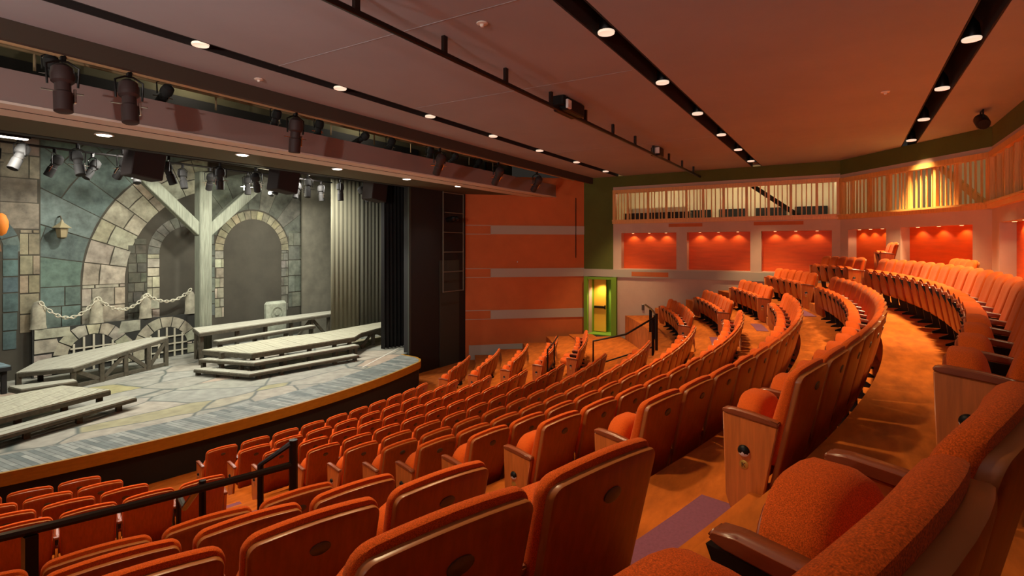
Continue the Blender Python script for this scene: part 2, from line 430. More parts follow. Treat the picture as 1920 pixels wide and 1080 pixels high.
# doorway under the green strip: green jamb, open yellow door with a push bar
dr = thing('door_1', 'yellow door with dark push bar between bright green jambs below the green corner', 'door', (WX, 8.3, .9))
dr['kind'] = 'structure'
a = MB(); a.box((.3, .60, 1.03), (.9, .14, 2.45)); a.box((.3, -.58, 1.03), (.9, .2, 2.45)); a.box((.75, -.25, 1.03), (.06, .62, 2.45)); a.box((.36, 0, 2.2), (.86, 1.06, .1)); a.box((.35,0,-.03),(.95,1.3,.04)); a.build('frame', M['doorgreen'], dr)
a = MB(); a.box((.55, .26, 1.07), (.05, .52, 2.12), bev=.006); d_ = a.build('leaf', M['yellow'], dr)
a = MB(); a.box((.49, .26, 1.0), (.06, .48, .10), bev=.02); a.box((.515, .04, 1.0), (.05, .05, .16), bev=.01); a.build('push_bar', M['rail'], d_)
lamp('doorway lamp', 'SPOT', (WX+.2, 8.4, 2.98), (WX+.45, 8.5, .9), 90, (1, .78, .45), .05, 110, .8)
lamp('landing lamp', 'SPOT', (17.6, 7.2, CEIL-.05), (17.6, 7.4, .9), 520, WARM, .05, 34, .8)

# wall plate beside the door
a = MB(); a.box((WX-.02, 6.6, 2.05), (.03, .09, .22), bev=.01)
tag(a.build('wall_switch', M['plate']), 'small grey switch plate on the mauve wall right of the door', 'switch')

# ------------------------------------------------------------------ gallery windows: pine frames with irregular upright slats
def grille(name, W, s0, s1, z0, z1, n_, label, seed):
    rnd = random.Random(seed)
    t = thing(name, label, 'window', W(s0, 0, z0)); base = Vector(W(s0, 0, z0))
    WW = lambda s, u, z: tuple(Vector(W(s, u, z))-base)
    t['kind'] = 'structure'
    a = MB()
    wbox(a, WW, s0, s1, -.12, .10, z0, z0+.15); wbox(a, WW, s0, s1, -.12, .07, z1-.13, z1)
    wbox(a, WW, s0, s0+.12, -.12, .06, z0, z1); wbox(a, WW, s1-.1, s1, -.12, .06, z0, z1)
    wbox(a, WW, s0, s1, .10, .14, z0+.1, z0+.15)
    a.build('window_frame', M['pine'], t)
    s_ = s0+.2; k = 0
    while s_ < s1-.16 and k < 95:
        wd = .075 if k % 5 == 3 else .03
        b = MB(); wbox(b, WW, s_-wd/2, s_+wd/2, -.06, -.02+.05*(wd > .05), z0+.1, z1-.1); b.build('slat', M['pine'], t, smooth=0)
        s_ += rnd.choice([.11, .13, .15, .17]); k += 1
    return t
grille('window_1', F1, 1.24, L1, 5.23, 6.54, 0, 'long pine slatted gallery window above the right wall niches', 1)
grille('window_2', F2, 0, L2, 5.20, 6.50, 0, 'pine slatted gallery window on the angled wall', 2)
grille('window_3', F3, 0, 9.5, 5.20, 6.50, 0, 'pine slatted gallery window on the rear wall at the frame edge', 3)
# the gallery behind them: floor, cream back wall and ceiling, work lamps, a sloping truss
ga = MB()
ga.ext([(20.5, 9.2), (24, 9.2), (24, -6), (.1, -6), (.1, -3.12), (16.2, -3.12), (20.5, .1)], 'z', 5.0, 5.2); ga.box((24.0, 4.4, 6.3), (.1, 10, 2.6)); ga.box((22.2, 4.4, 7.2), (3.7, 10, .1)); ga.box((22.2, 9.2, 6.2), (3.7, .1, 2.2))
ga.box((22.8, -2.6, 6.2), (.1, 6, 2.2)); ga.box((18.5, -6.0, 6.2), (9, .1, 2.2)); ga.box((18.5, -4.4, 7.2), (9, 3.2, .1))
ga.box((10, -6, 6.2), (14, .1, 2.2))
struct('wall_gallery', ga, M['cream'])
gd = MB()
for y in (1.2, 2.6, 4.0, 5.4, 6.8): gd.box((23.9, y, 5.55), (.12, 1.1, .7))
for x in (17.6, 19.2, 20.6): gd.box((x, -5.9, 5.6), (1.1, .12, .8))
struct('trim_9', gd, M['black'])
for i, (p, q) in enumerate((((21.2, 3.4, 6.9), (21.2, 1.3, 5.3)), ((19.6, -2.0, 6.9), (18.6, -3.2, 5.3)))):
    a = MB(); a.bar(p, q, .12, .16)
    tag(a.build('sloping_brace', M['black' if i == 0 else 'pine']), ['dark sloping brace behind the right gallery slats', 'pale sloping brace behind the angled gallery slats'][i], 'brace')
a = MB(); a.box((21.3, 6.4, 5.78), (.25, 2.4, .18), 0); a.box((21.3, 6.4, 5.5), (.4, 2.6, .36), 1)
tag(a.build('equipment_shelf', [M['cream'], M['redpaint']]), 'pale cluttered equipment shelf behind the left end of the slatted window', 'shelf')
for i, (x, y, e) in enumerate(((22.4, 6.8, 26), (22.4, 3.6, 34), (22.4, 1.0, 26), (20.6, -2.4, 12), (17, -4.6, 12))):
    t = thing('gallery_lamp', '%s work lamp along the gallery ceiling behind the slats' % ORD[i], 'light', (x, y, 7.12), 0, 'gallery lamps')
    a = MB(); a.box((0, 0, -.03), (.2, 1.0, .06), bev=.01); a.build('housing', M['dark'], t)
    a = MB(); a.box((0, 0, -.07), (.14, .9, .02)); a.build('tube', M['glow'], t)
    lamp('gallery light', 'POINT', (x, y, 6.85), (x, y, 0), e, (1, .86, .6), .15)

# ------------------------------------------------------------------ proscenium, beam and soffit
pr = MB()
pr.box(((13.75+16.9)/2, 12.62, 3.2), (3.15, .24, 7.9), 0)
pr.box((13.75, 12.49, 3.55), (.09, .06, 5.6), 1)                       # pale edge strip of the opening
pr.box((15.9, 12.48, 1.9), (1.15, .02, 3.9), 1)
pr.box((1.0, 12.62, 3.2), (3.4, .24, 7.9), 0); pr.box((8.2, 12.62, 7.0), (12, .24, 1.3), 0)
pr.box((-2.2, 12.62, 3.2), (4, .24, 7.9), 0)
struct('wall_proscenium', pr, [M['black'], M['prosc']])
bm_ = MB()
BEX = 18.9
bm_.prism([(LX, 9.87, 6.33), (19.36, 9.87, 6.33), (18.5, 10.76, 6.33), (LX, 10.76, 6.33)], [(LX, 9.87, 6.79), (19.36, 9.87, 6.79), (18.5, 10.76, 6.79), (LX, 10.76, 6.79)], 0)
bm_.prism([(LX, 9.85, 6.30), (19.38, 9.85, 6.30), (18.5, 10.78, 6.30), (LX, 10.78, 6.30)], [(LX, 9.85, 6.335), (19.38, 9.85, 6.335), (18.5, 10.78, 6.335), (LX, 10.78, 6.335)], 1)
bm_.box((7.6, 10.22, 6.297), (22.5, .015, .01), 2)
struct('trim_10', bm_, [M['beam'], M['beamlow'], M['fascia']])
so = MB(); so.prism([(LX, 10.78, 6.36), (18.48, 10.78, 6.36), (16.9, 12.5, 6.36), (LX, 12.5, 6.36)], [(LX, 10.78, 6.5), (18.48, 10.78, 6.5), (16.9, 12.5, 6.5), (LX, 12.5, 6.5)])
struct('trim_11', so, M['soffit'])
for i, (x, y) in enumerate(((-.6, 11.4), (1.95, 11.4), (4.52, 11.4), (7.08, 11.28), (9.63, 11.22), (12.16, 11.15), (14.47, 10.98))):
    if i > 1:
        t = thing('soffit_downlight', '%s glowing downlight from the left under the stage-front beam' % ORD[i-2], 'light', (x, y, 6.36), 0, 'soffit downlights')
        a = MB(); a.lathe([(.14, 0), (.15, -.015), (.125, -.02)], 20); a.build('trim_ring', M['beamlow'], t)
        a = MB(); a.lathe([(.001, -.03), (.10, -.028), (.122, -.018)], 20); a.build('lamp_face', M['glow'], t)
    lamp('soffit light', 'SPOT', (x, y, 6.30), (x, y+.3, 0), STAGE_W*.3, STAGECOL, .1, 110, .8)
# roof above the lighting opening
rf = MB(); rf.box((8.2, 10.6, 8.6), (24.4, 4.4, .1)); rf.box((8.2, 12.6, 7.9), (24.4, .1, 1.4)); rf.box((8.2, 8.72, 7.7), (24.4, .06, 1.5))
struct('ceiling_void', rf, M['soffit'])
for x in (1.5, 6.5, 11.5):  # small lamps added so the opening above the beam is not black
    t = thing('void_fill_lamp', '%s small lamp added to brighten the lighting opening above the beam' % ORD[int(x/5)], 'light', (x, 11.9, 8.3), 0, 'added fill lamps above the beam')
    a = MB(); a.lathe([(.05, .1), (.09, 0), (.08, -.02)], 12); a.build('housing', M['dark'], t); a = MB(); a.lathe([(.001, -.04), (.06, -.02), (.07, -.0)], 12); a.build('bulb', M['glow'], t)
    lamp('void fill', 'POINT', (x, 11.8, 8.15), (x, 0, 0), 45, (1, .92, .75), .08)
# upstage shell
sh = MB(); sh.box((8.5, 16.6, 9.2), (20, 8.4, .1)); sh.box((8.5, 20.6, 4.6), (20, .1, 9)); sh.box((18.3, 16.6, 4.6), (.1, 8.2, 9)); sh.box((-1.6, 16.6, 4.6), (.1, 8.2, 9))
struct('wall_stage', sh, M['black'])

# ------------------------------------------------------------------ stage deck
LCX, LCY, LR = 8.0, 27.6, 17.0
def lip(n=48):
    pts = []
    for i in range(n+1):
        a = math.radians(-24 + 40.6*i/n); pts.append((LCX+LR*math.sin(a), LCY-LR*math.cos(a)))
    return pts
lp = lip()
e_ = lp[-1]
lp += [(e_[0]+.28, e_[1]+.22), (e_[0]+.46, e_[1]+.55), (e_[0]+.55, 12.55)]
outline = lp + [(18.2, 12.75), (18.2, 20.5), (-1.5, 20.5), (-1.5, lp[0][1])]
sd = MB()
sd.add([(x, y, STZ) for x, y in outline], [list(range(len(outline)))])
def stage_mat():
    m = bpy.data.materials.new('painted flagstones'); m.use_nodes = True; nt = m.node_tree; L = nt.links.new; N = nt.nodes.new
    b = nt.nodes['Principled BSDF']; b.inputs['Roughness'].default_value = .6
    tc = N('ShaderNodeTexCoord')
    # distort, then flagstones
    n1 = N('ShaderNodeTexNoise'); n1.inputs['Scale'].default_value = .9; L(tc.outputs['Object'], n1.inputs['Vector'])
    mx = N('ShaderNodeMixRGB'); mx.inputs[0].default_value = .22; L(tc.outputs['Object'], mx.inputs[1]); L(n1.outputs['Color'], mx.inputs[2])
    mp = N('ShaderNodeMapping'); mp.inputs['Scale'].default_value = (.82, 1.35, 0); mp.inputs['Rotation'].default_value = (0, 0, .3); L(mx.outputs[0], mp.inputs[0])
    v1 = N('ShaderNodeTexVoronoi'); v1.feature = 'DISTANCE_TO_EDGE'; v1.inputs['Scale'].default_value = 1; L(mp.outputs[0], v1.inputs['Vector'])
    v2 = N('ShaderNodeTexVoronoi'); v2.inputs['Scale'].default_value = 1; L(mp.outputs[0], v2.inputs['Vector'])
    sp = N('ShaderNodeSeparateColor'); L(v2.outputs['Color'], sp.inputs[0])
    rp = N('ShaderNodeValToRGB'); e = rp.color_ramp.elements
    e[0].position = 0; e[0].color = (*lin((150, 144, 128)), 1); e[1].position = 1; e[1].color = (*lin((172, 152, 130)), 1)
    for p, c in ((.25, (150, 150, 138)), (.45, (146, 144, 130)), (.62, (168, 158, 140)), (.75, (156, 148, 104)), (.88, (150, 150, 140))):
        q = e.new(p); q.color = (*lin(c), 1)
    L(sp.outputs[0], rp.inputs[0])
    n2 = N('ShaderNodeTexNoise'); n2.inputs['Scale'].default_value = 4; n2.inputs['Detail'].default_value = 8; L(tc.outputs['Object'], n2.inputs['Vector'])
    r2 = N('ShaderNodeValToRGB'); r2.color_ramp.elements[0].position = .3; r2.color_ramp.elements[1].position = .7
    r2.color_ramp.elements[0].color = (.72,)*3+(1,); r2.color_ramp.elements[1].color = (1.12,)*3+(1,); L(n2.outputs[0], r2.inputs[0])
    m1 = N('ShaderNodeMixRGB'); m1.blend_type = 'MULTIPLY'; m1.inputs[0].default_value = 1; L(rp.outputs[0], m1.inputs[1]); L(r2.outputs[0], m1.inputs[2])
    gr = N('ShaderNodeValToRGB'); gr.color_ramp.elements[0].position = .006; gr.color_ramp.elements[1].position = .035
    gr.color_ramp.elements[0].color = (1, 1, 1, 1); gr.color_ramp.elements[1].color = (0, 0, 0, 1); L(v1.outputs['Distance'], gr.inputs[0])
    m2 = N('ShaderNodeMixRGB'); L(gr.outputs[0], m2.inputs[0]); L(m1.outputs[0], m2.inputs[1]); m2.inputs[2].default_value = (*lin((86, 92, 84)), 1)
    # border of short painted boards along the curved lip
    vs = N('ShaderNodeVectorMath'); vs.operation = 'DISTANCE'; L(tc.outputs['Object'], vs.inputs[0]); vs.inputs[1].default_value = (LCX, LCY, STZ)
    gt = N('ShaderNodeMath'); gt.operation = 'GREATER_THAN'; L(vs.outputs['Value'], gt.inputs[0]); gt.inputs[1].default_value = LR-1.0
    mb_ = N('ShaderNodeMapping'); mb_.inputs['Scale'].default_value = (1, 1, 0); mb_.inputs['Rotation'].default_value = (0, 0, math.radians(-4)); L(tc.outputs['Object'], mb_.inputs[0])
    mb_.inputs['Rotation'].default_value = (0, 0, math.radians(86))
    bk = N('ShaderNodeTexBrick'); L(mb_.outputs[0], bk.inputs['Vector']); bk.inputs['Scale'].default_value = 1
    bk.inputs['Brick Width'].default_value = .9; bk.inputs['Row Height'].default_value = .085; bk.inputs['Mortar Size'].default_value = .006; bk.inputs['Bias'].default_value = -.1
    bk.inputs['Color1'].default_value = (*lin((104, 112, 106)), 1); bk.inputs['Color2'].default_value = (*lin((166, 166, 154)), 1); bk.inputs['Mortar'].default_value = (*lin((84, 88, 82)), 1)
    r3 = N('ShaderNodeMixRGB'); r3.blend_type = 'MULTIPLY'; r3.inputs[0].default_value = 1; L(bk.outputs['Color'], r3.inputs[1]); L(r2.outputs[0], r3.inputs[2])
    m3 = N('ShaderNodeMixRGB'); L(gt.outputs[0], m3.inputs[0]); L(m2.outputs[0], m3.inputs[1]); L(r3.outputs[0], m3.inputs[2])
    L(m3.outputs[0], b.inputs['Base Color'])
    return m
for i in range(len(lp)-1):
    a, b = lp[i], lp[i+1]
    sd.add([(a[0], a[1], STZ-.2), (b[0], b[1], STZ-.2), (b[0], b[1], -.2), (a[0], a[1], -.2)], [[0, 1, 2, 3]], 1)
struct('floor_stage', sd, [stage_mat(), M['black']], smooth=0)
rm = MB()
for i in range(len(lp)-1):
    a, b = Vector((*lp[i], 0)), Vector((*lp[i+1], 0)); 
    d = (b-a).normalized(); nn = Vector((d.y, -d.x, 0))*.06
    rm.prism([(a.x, a.y, STZ-.2), (b.x, b.y, STZ-.2), (b.x+nn.x, b.y+nn.y, STZ-.2), (a.x+nn.x, a.y+nn.y, STZ-.2)], [(a.x, a.y, STZ+.012), (b.x, b.y, STZ+.012), (b.x+nn.x, b.y+nn.y, STZ+.012), (a.x+nn.x, a.y+nn.y, STZ+.012)])
struct('trim_12', rm, M['rim'], smooth=60)
tp = MB(); tp.bar((11.4, 12.2, STZ+.003), (14.6, 13.6, STZ+.003), .05, .004)
tag(tp.build('tape_line', M['tape']), 'straight strip of white tape on the stage floor at right', 'tape')

# ------------------------------------------------------------------ painted scenery
def stones(mb, polys, y, base, spread, gap=.018, th=.014, mi=0, rnd=random):
    for P in polys:
        if len(P) < 3: continue
        cx = sum(p[0] for p in P)/len(P); cz = sum(p[1] for p in P)/len(P)
        Q = []
        for x, z in P:
            d = math.hypot(x-cx, z-cz); k = max(0, 1-gap*1.2/max(d, .05)); Q.append((cx+(x-cx)*k, cz+(z-cz)*k))
        f = 1+rnd.uniform(-spread, spread); tint = [min(1, lin(base)[i]*f*(1+rnd.uniform(-.06, .06))) for i in range(3)]
        mb.ext(Q, 'y', y-th*rnd.uniform(.7, 1.5), y, mi, tint)
def arch_ring(cx, cz, r0, r1, a0, a1, n, stag=False, box=None, rnd=random):
    """voussoirs between two radii; angles in degrees from +x, counter clockwise"""
    out = []
    for i in range(n):
        p, q = a0+(a1-a0)*i/n, a0+(a1-a0)*(i+1)/n
        rr = [(r0, r1)]
        if stag:
            m_ = r0+(r1-r0)*(.42 if i % 2 else .62); rr = [(r0, m_), (m_, r1)]
        for (u, v) in rr:
            P = [(cx+r*math.cos(math.radians(t)), cz+r*math.sin(math.radians(t))) for r, t in ((u, p), (v, p), (v, (p+q)/2), (v, q), (u, q), (u, (p+q)/2))]
            if box:
                P = clip(P, -1, 0, -box[0]); P = clip(P, 1, 0, box[1]) if P else P
                P = clip(P, 0, -1, -box[2]) if P else P; P = clip(P, 0, 1, box[3]) if P else P
            out.append(P)
    return out
def courses(x0, x1, z0, z1, hs, ws, rnd):
    out = []; z = z0
    while z < z1-.05:
        h = min(rnd.uniform(*hs), z1-z); x = x0-rnd.uniform(0, ws[0])
        while x < x1:
            w_ = rnd.uniform(*ws); a, b = max(x, x0), min(x+w_, x1)
            if b-a > .05: out.append([(a, z), (b, z), (b, z+h), (a, z+h)])
            x += w_
        z += h
    return out
def cut_circle(polys, cx, cz, r):
    """drop stones lying inside a circle"""
    return [P for P in polys if P and math.hypot(sum(p[0] for p in P)/len(P)-cx, sum(p[1] for p in P)/len(P)-cz) > r]
R1 = random.Random(3)
TEAL, TAN, LIGHT, GREY = (96, 112, 102), (126, 114, 98), (166, 161, 138), (116, 116, 102)
# main backdrop with the great arch
YB = 19.1
t = thing('painted_backdrop', 'tall painted stone backdrop with a great half arch, teal wall stones and timber post before it', 'backdrop', (0, 0, 0))
a = MB(); a.ext([(5.95, STZ), (10.75, STZ), (10.75, 7.6), (5.95, 7.6)], 'y', YB, YB+.06); a.build('canvas', M['flat'], t)
a = MB()
ax, az = 11.25, 3.2
stones(a, arch_ring(ax, az, 3.12, 4.25, 96, 180, 9, True, (5.97, 10.7, STZ, 7.6)), YB, LIGHT, .16, rnd=R1)
stones(a, courses(ax-4.25, ax-3.12, 2.0, az, (.5, .62), (.5, .75), R1), YB, LIGHT, .16, rnd=R1)
stones(a, arch_ring(ax, az, 4.27, 6.9, 96, 180, 9, True, (5.97, 10.7, STZ, 7.6)), YB, TEAL, .2, rnd=R1)
stones(a, courses(5.97, ax-4.27, 2.0, az, (.55, .7), (.8, 1.2), R1), YB, TEAL, .2, rnd=R1)
# the smaller arch seen inside the great one
stones(a, arch_ring(10.05, 4.1, .92, 1.3, 70, 180, 9, False, (8.3, 10.72, STZ, 7)), YB, GREY, .2, rnd=R1)
stones(a, courses(8.75, 9.13, 2.0, 4.1, (.28, .4), (.3, .45), R1), YB, LIGHT, .25, rnd=R1)
stones(a, [P for P in courses(8.2, 8.74, 2.0, 4.6, (.24, .34), (.25, .4), R1)], YB, (88, 88, 74), .25, rnd=R1)
a.build('painted_stonework', M['stone'], t, smooth=0)
# left flat, tan stones and a small arch
t = thing('painted_flat', 'tan painted stone flat with an arched doorway at the far left of the stage', 'backdrop', (0, 0, 0))
a = MB(); a.ext([(3.0, STZ), (6.0, STZ), (6.0, 7.6), (3.0, 7.6)], 'y', 18.95, 19.0); a.build('canvas', M['flat'], t)
a = MB(); YL = 18.95
stones(a, courses(5.55, 5.98, 2.0, 4.8, (.5, .6), (.5, .6), R1), YL, (140, 130, 104), .15, rnd=R1)
stones(a, courses(5.2, 5.53, 1.6, 4.4, (.4, .55), (.4, .5), R1), YL, (84, 104, 102), .2, rnd=R1)
stones(a, arch_ring(4.3, 4.2, .92, 1.3, 0, 120, 6, False), YL, (92, 108, 104), .2, rnd=R1)
stones(a, cut_circle(courses(3.02, 5.98, 4.82, 7.5, (.6, .75), (.9, 1.3), R1), 4.3, 4.2, 1.4), YL, TAN, .12, rnd=R1)
stones(a, arch_ring(4.3, 4.2, .55, .9, 0, 120, 6, False), YL, (128, 96, 70), .15, rnd=R1)
a.build('painted_stonework', M['stone'], t, smooth=0)
# right flat with the tall arched window
t = thing('painted_flat', 'grey painted stone flat with a tall dark arched opening right of the timber post', 'backdrop', (0, 0, 0))
a = MB(); a.ext([(10.8, STZ), (14.95, STZ), (14.95, 7.6), (10.8, 7.6)], 'y', 19.2, 19.26); a.build('canvas', M['flat'], t)
a = MB(); YR = 19.2; cxr, czr = 12.5, 4.2
stones(a, arch_ring(cxr, czr, 1.17, 1.52, 0, 180, 17), YR, (140, 134, 106), .2, rnd=R1)
stones(a, courses(cxr-1.5, cxr-1.17, 1.8, czr, (.28, .4), (.3, .4), R1), YR, LIGHT, .25, rnd=R1)
stones(a, courses(cxr+1.17, cxr+1.48, 1.8, czr, (.28, .4), (.3, .4), R1), YR, GREY, .2, rnd=R1)
stones(a, courses(cxr+1.5, 14.6, 1.9, 5.0, (.5, .7), (.7, .9), R1), YR, (112, 116, 100), .25, rnd=R1)
stones(a, arch_ring(cxr, czr, 1.54, 2.9, 20, 160, 9, False, (10.82, 14.6, 4.6, 7.5)), YR, (104, 108, 92), .2, rnd=R1)
stones(a, [P for P in courses(10.82, 11.0, 1.9, 4.9, (.3, .5), (.2, .3), R1)], YR, (100, 108, 96), .2, rnd=R1)
a.build('painted_stonework', M['stone'], t, smooth=0)
# plain grey flat behind the curtain
a = MB(); a.ext([(14.3, STZ), (16.6, STZ), (16.6, 7.4), (14.3, 7.4)], 'y', 18.7, 18.78)
tag(a.build('grey_flat', mat('sponged grey', (112, 108, 92), .9, noise=(2.2, .8, 1.15))), 'plain sponged grey flat between the stone arch and the curtain', 'backdrop')
# parapet with two barred drains
YP_ = 18.72
t = thing('stone_parapet', 'low painted stone parapet with two barred drain arches below the chains', 'parapet', (0, 0, 0))
a = MB(); a.ext([(5.75, STZ), (10.05, STZ), (10.05, 2.1), (5.75, 2.1)], 'y', YP_, YP_+.08); a.build('canvas', M['joint'], t)
a = MB()
for cx_, cz_, r_ in ((7.15, 1.18, .62), (9.15, 1.10, .64)):
    stones(a, arch_ring(cx_, cz_, r_, r_+.36, 8, 172, 7, False, (5.77, 10.03, STZ, 2.09)), YP_, LIGHT, .15, rnd=R1)
    stones(a, courses(cx_-r_-.34, cx_-r_, STZ+.02, cz_+.08, (.3, .4), (.3, .4), R1), YP_, LIGHT, .15, rnd=R1)
    stones(a, courses(cx_+r_, cx_+r_+.34, STZ+.02, cz_+.08, (.3, .4), (.3, .4), R1), YP_, LIGHT, .15, rnd=R1)
stones(a, [[(5.77, STZ), (6.18, STZ), (6.18, 1.4), (5.77, 1.4)], [(5.77, 1.42), (6.4, 1.42), (6.3, 1.8), (5.77, 1.8)], [(5.77, 1.82), (6.6, 1.82), (6.6, 2.09), (5.77, 2.09)], [(7.75, 1.7), (8.4, 1.75), (8.4, 2.09), (7.85, 2.09)], [(8.14, .8), (8.16, 1.5), (8.0, 1.66), (8.12, .8)]], YP_, LIGHT, .12, rnd=R1)
a.build('painted_stonework', M['stone'], t, smooth=0)
for cx_, cz_, r_ in ((7.15, 1.18, .62), (9.15, 1.10, .64)):
    b = MB()
    for k in range(-2, 3):
        x = cx_+k*.24
        if abs(x-cx_) < r_-.03: b.box((x, YP_-.02, (STZ+cz_+math.sqrt(r_**2-(x-cx_)**2))/2), (.05, .03, cz_+math.sqrt(r_**2-(x-cx_)**2)-STZ))
    for z in (STZ+.18, STZ+.42, STZ+.66): 
        hw = math.sqrt(max(.01, r_**2-max(0, z-cz_)**2)); b.box((cx_, YP_-.022, z), (2*hw, .03, .04))
    b.build('drain_grate', M['bar'], t)
# bollards and white chains on the parapet
bx = [5.9, 7.25, 8.56, 9.93]
for i, x in enumerate(bx):
    a = MB(); a.lathe([(.19, 0), (.17, .1), (.165, .5), (.15, .62), (.10, .72), (.02, .76)], 12, mtx=Matrix.Translation((x, YP_+.06, 2.1)) @ Matrix.Diagonal((1, .55, 1, 1)))
    a.t = [tuple(lin(LIGHT))]*len(a.f)
    tag(a.build('stone_bollard', M['stone']), '%s pale stone bollard from the left on the parapet, carrying the chain' % ORD[i], 'bollard', 'parapet bollards')
def torus_link(mb, p, d, flip):
    d = d.normalized(); x = d; y = Vector((0, 1, 0)) if flip else d.cross(Vector((0, 1, 0))).normalized()
    pts = [p + x*(.075*math.cos(2*PI*k/10)) + y*(.042*math.sin(2*PI*k/10)) for k in range(10)]
    mb.tube(pts, .014, 5, closed=True)
for i in range(3):
    a = MB(); x0, x1 = bx[i], bx[i+1]; z0 = 2.86; n_ = 15
    f = lambda q: Vector((x0+(x1-x0)*q, YP_-.01, z0 + (.08 if i == 2 else 0)*q - (.52-.1*i)*4*q*(1-q)))
    for k in range(n_): torus_link(a, f((k+.5)/n_), f((k+.9)/n_)-f((k+.1)/n_), k % 2)
    tag(a.build('chain_swag', M['chain']), 'white chain hanging between the %s and %s parapet bollards' % (ORD[i], ORD[i+1]), 'chain', 'parapet chains')
# timber post with two braces
t = thing('timber_post', 'thick pale timber post with two diagonal braces standing upstage', 'post', (9.91, 17.95, STZ))
a = MB(); a.box((0, 0, 3.0), (.40, .36, 6.0), bev=.03); a.build('post', M['timber'], t)
a = MB(); a.bar((-.1, 0, 4.05), (-1.85, .05, 5.75), .26, .34, bev=.02); a.build('brace', M['timber'], t)
a = MB(); a.bar((.1, 0, 4.05), (1.95, .05, 5.75), .26, .34, bev=.02); a.build('brace', M['timber'], t)
# wall lantern
t = thing('wall_lantern', 'small tan lantern on a bracket against the teal painted stones', 'lantern', (6.43, 18.8, 4.8))
a = MB(); a.lathe([(.10, -.2), (.12, -.17), (.15, .06)], 6); a.build('glass', M['lantern'], t)
a = MB(); a.lathe([(.24, .07), (.20, .10), (.05, .22), (.02, .30)], 6); a.build('cap', M['lantern'], t)
a = MB(); a.tube([(0, 0, .28), (0, .1, .4), (0, .28, .38)], .02, 6); a.lathe([(.05, -.24), (.11, -.2)], 6); a.build('bracket', M['gbrown'], t)
t = thing('orange_lantern', 'orange hanging paper lantern at the far left frame edge over the stage', 'lantern', (4.62, 17.0, 4.86))
a = MB(); a.lathe([(.05, -.26), (.12, -.2), (.16, -.05), (.16, .08), (.11, .22), (.05, .27)], 14); a.build('shade', mat('orange paper', (226, 128, 30), .7), t)
a = MB(); a.tube([(0, 0, .26), (0, 0, 3.4)], .01, 5); a.build('cord', M['dark'], t)
# carved stone block behind the walkway
t = thing('carved_stone', 'pale carved stone block standing beneath the tall arch', 'stone block', (12.8, 18.3, STZ))
a = MB(); a.box((0, 0, .76), (.86, .3, 1.52), bev=.09); a.t = [tuple(lin((150, 154, 134)))]*len(a.f); a.build('block', M['stone'], t)
a = MB(); a.lathe([(.24, 0), (.24, .03), (.2, .03), (.2, .01), (.1, .01), (.1, .03), (.02, .03)], 16, mtx=Matrix.Translation((-.05, -.15, 1.1)) @ Matrix.Rotation(PI/2, 4, 'X')); a.t = [tuple(lin((140, 144, 124)))]*len(a.f); a.build('rosette', M['stone'], t)

# ------------------------------------------------------------------ timber platforms
def platform(name, label, poly, zf, ang, mat_deck, legs, braces=(), th=.03, fascia=.09, plank=.15, mat_leg='gbrown', skirt=None):
    """poly: floor plan; zf(x,y): deck height; ang: plank direction in degrees"""
    cx = sum(p[0] for p in poly)/len(poly); cy = sum(p[1] for p in poly)/len(poly)
    t = thing(name, label, 'platform', (cx, cy, STZ))
    loc = lambda x, y, z: (x-cx, y-cy, z-STZ)
    c, s_ = math.cos(math.radians(ang)), math.sin(math.radians(ang))
    off = [-s_*p[0]+c*p[1] for p in poly]; a = MB(); d = min(off)
    while d < max(off):
        P = clip(clip(poly, -s_, c, d+plank-.008), s_, -c, -d)
        if len(P) > 2:
            k = random.uniform(-.003, .003)
            a.prism([loc(x, y, zf(x, y)-th) for x, y in P], [loc(x, y, zf(x, y)+k) for x, y in P])
        d += plank
    a.build('deck', mat_deck, t, smooth=0)
    b = MB()
    for i in range(len(poly)):
        p, q = poly[i-1], poly[i]
        b.bar(loc(*p, zf(*p)-th-fascia/2), loc(*q, zf(*q)-th-fascia/2), .035, fascia)
    b.build('edge_board', M[mat_leg], t, smooth=0)
    for (x, y) in legs:
        z = zf(x, y)-th
        e = MB(); e.box(loc(x, y, (STZ+z)/2), (.1, .1, z-STZ)); e.build('leg', M[mat_leg], t, smooth=0)
    for (x1, y1, f1, x2, y2, f2) in braces:
        z1 = STZ+.06+(zf(x1, y1)-th-STZ-.12)*f1; z2 = STZ+.06+(zf(x2, y2)-th-STZ-.12)*f2
        e = MB(); e.bar(loc(x1, y1, z1), loc(x2, y2, z2), .05, .1); e.build('brace', M[mat_leg], t, smooth=0)
    return t
def lerp(a, b, q): return (a[0]+(b[0]-a[0])*q, a[1]+(b[1]-a[1])*q)
# raked ramp at left
zr = lambda x, y: 1.28+(x-5.4)*.115
A_, B_, C_, D_, E_ = (5.05, 17.45), (5.85, 16.45), (8.5, 17.35), (8.25, 17.95), (5.75, 18.3)
lg = [B_, lerp(B_, C_, .27), lerp(B_, C_, .52), lerp(B_, C_, .78), C_, A_, E_, D_]
lg = [(x+(7-x)*.02, y+(17.4-y)*.06) for x, y in lg]
br = [(*lg[0], 1, *lg[1], 0), (*lg[1], 0, *lg[2], 1), (*lg[2], 1, *lg[3], 0), (*lg[3], 0, *lg[4], 1), (*lg[0], 0, *lg[4], 0)]
platform('raked_ramp', 'wedge shaped raked plank ramp on trestle legs before the drain arches', [A_, B_, C_, D_, E_], zr, 20, M['gplank'], lg, br)
# low step in front of the ramp
platform('plank_step', 'short low plank step tucked in front of the raked ramp', [(4.7, 16.7), (4.75, 16.1), (5.75, 15.95), (5.8, 16.3)], lambda x, y: 1.08, -8, M['gplank'], [(4.85, 16.25), (5.65, 16.1), (4.85, 16.55)], [(4.85, 16.25, 0, 5.25, 16.18, 1), (5.25, 16.18, 1, 5.65, 16.1, 0)], fascia=.1)
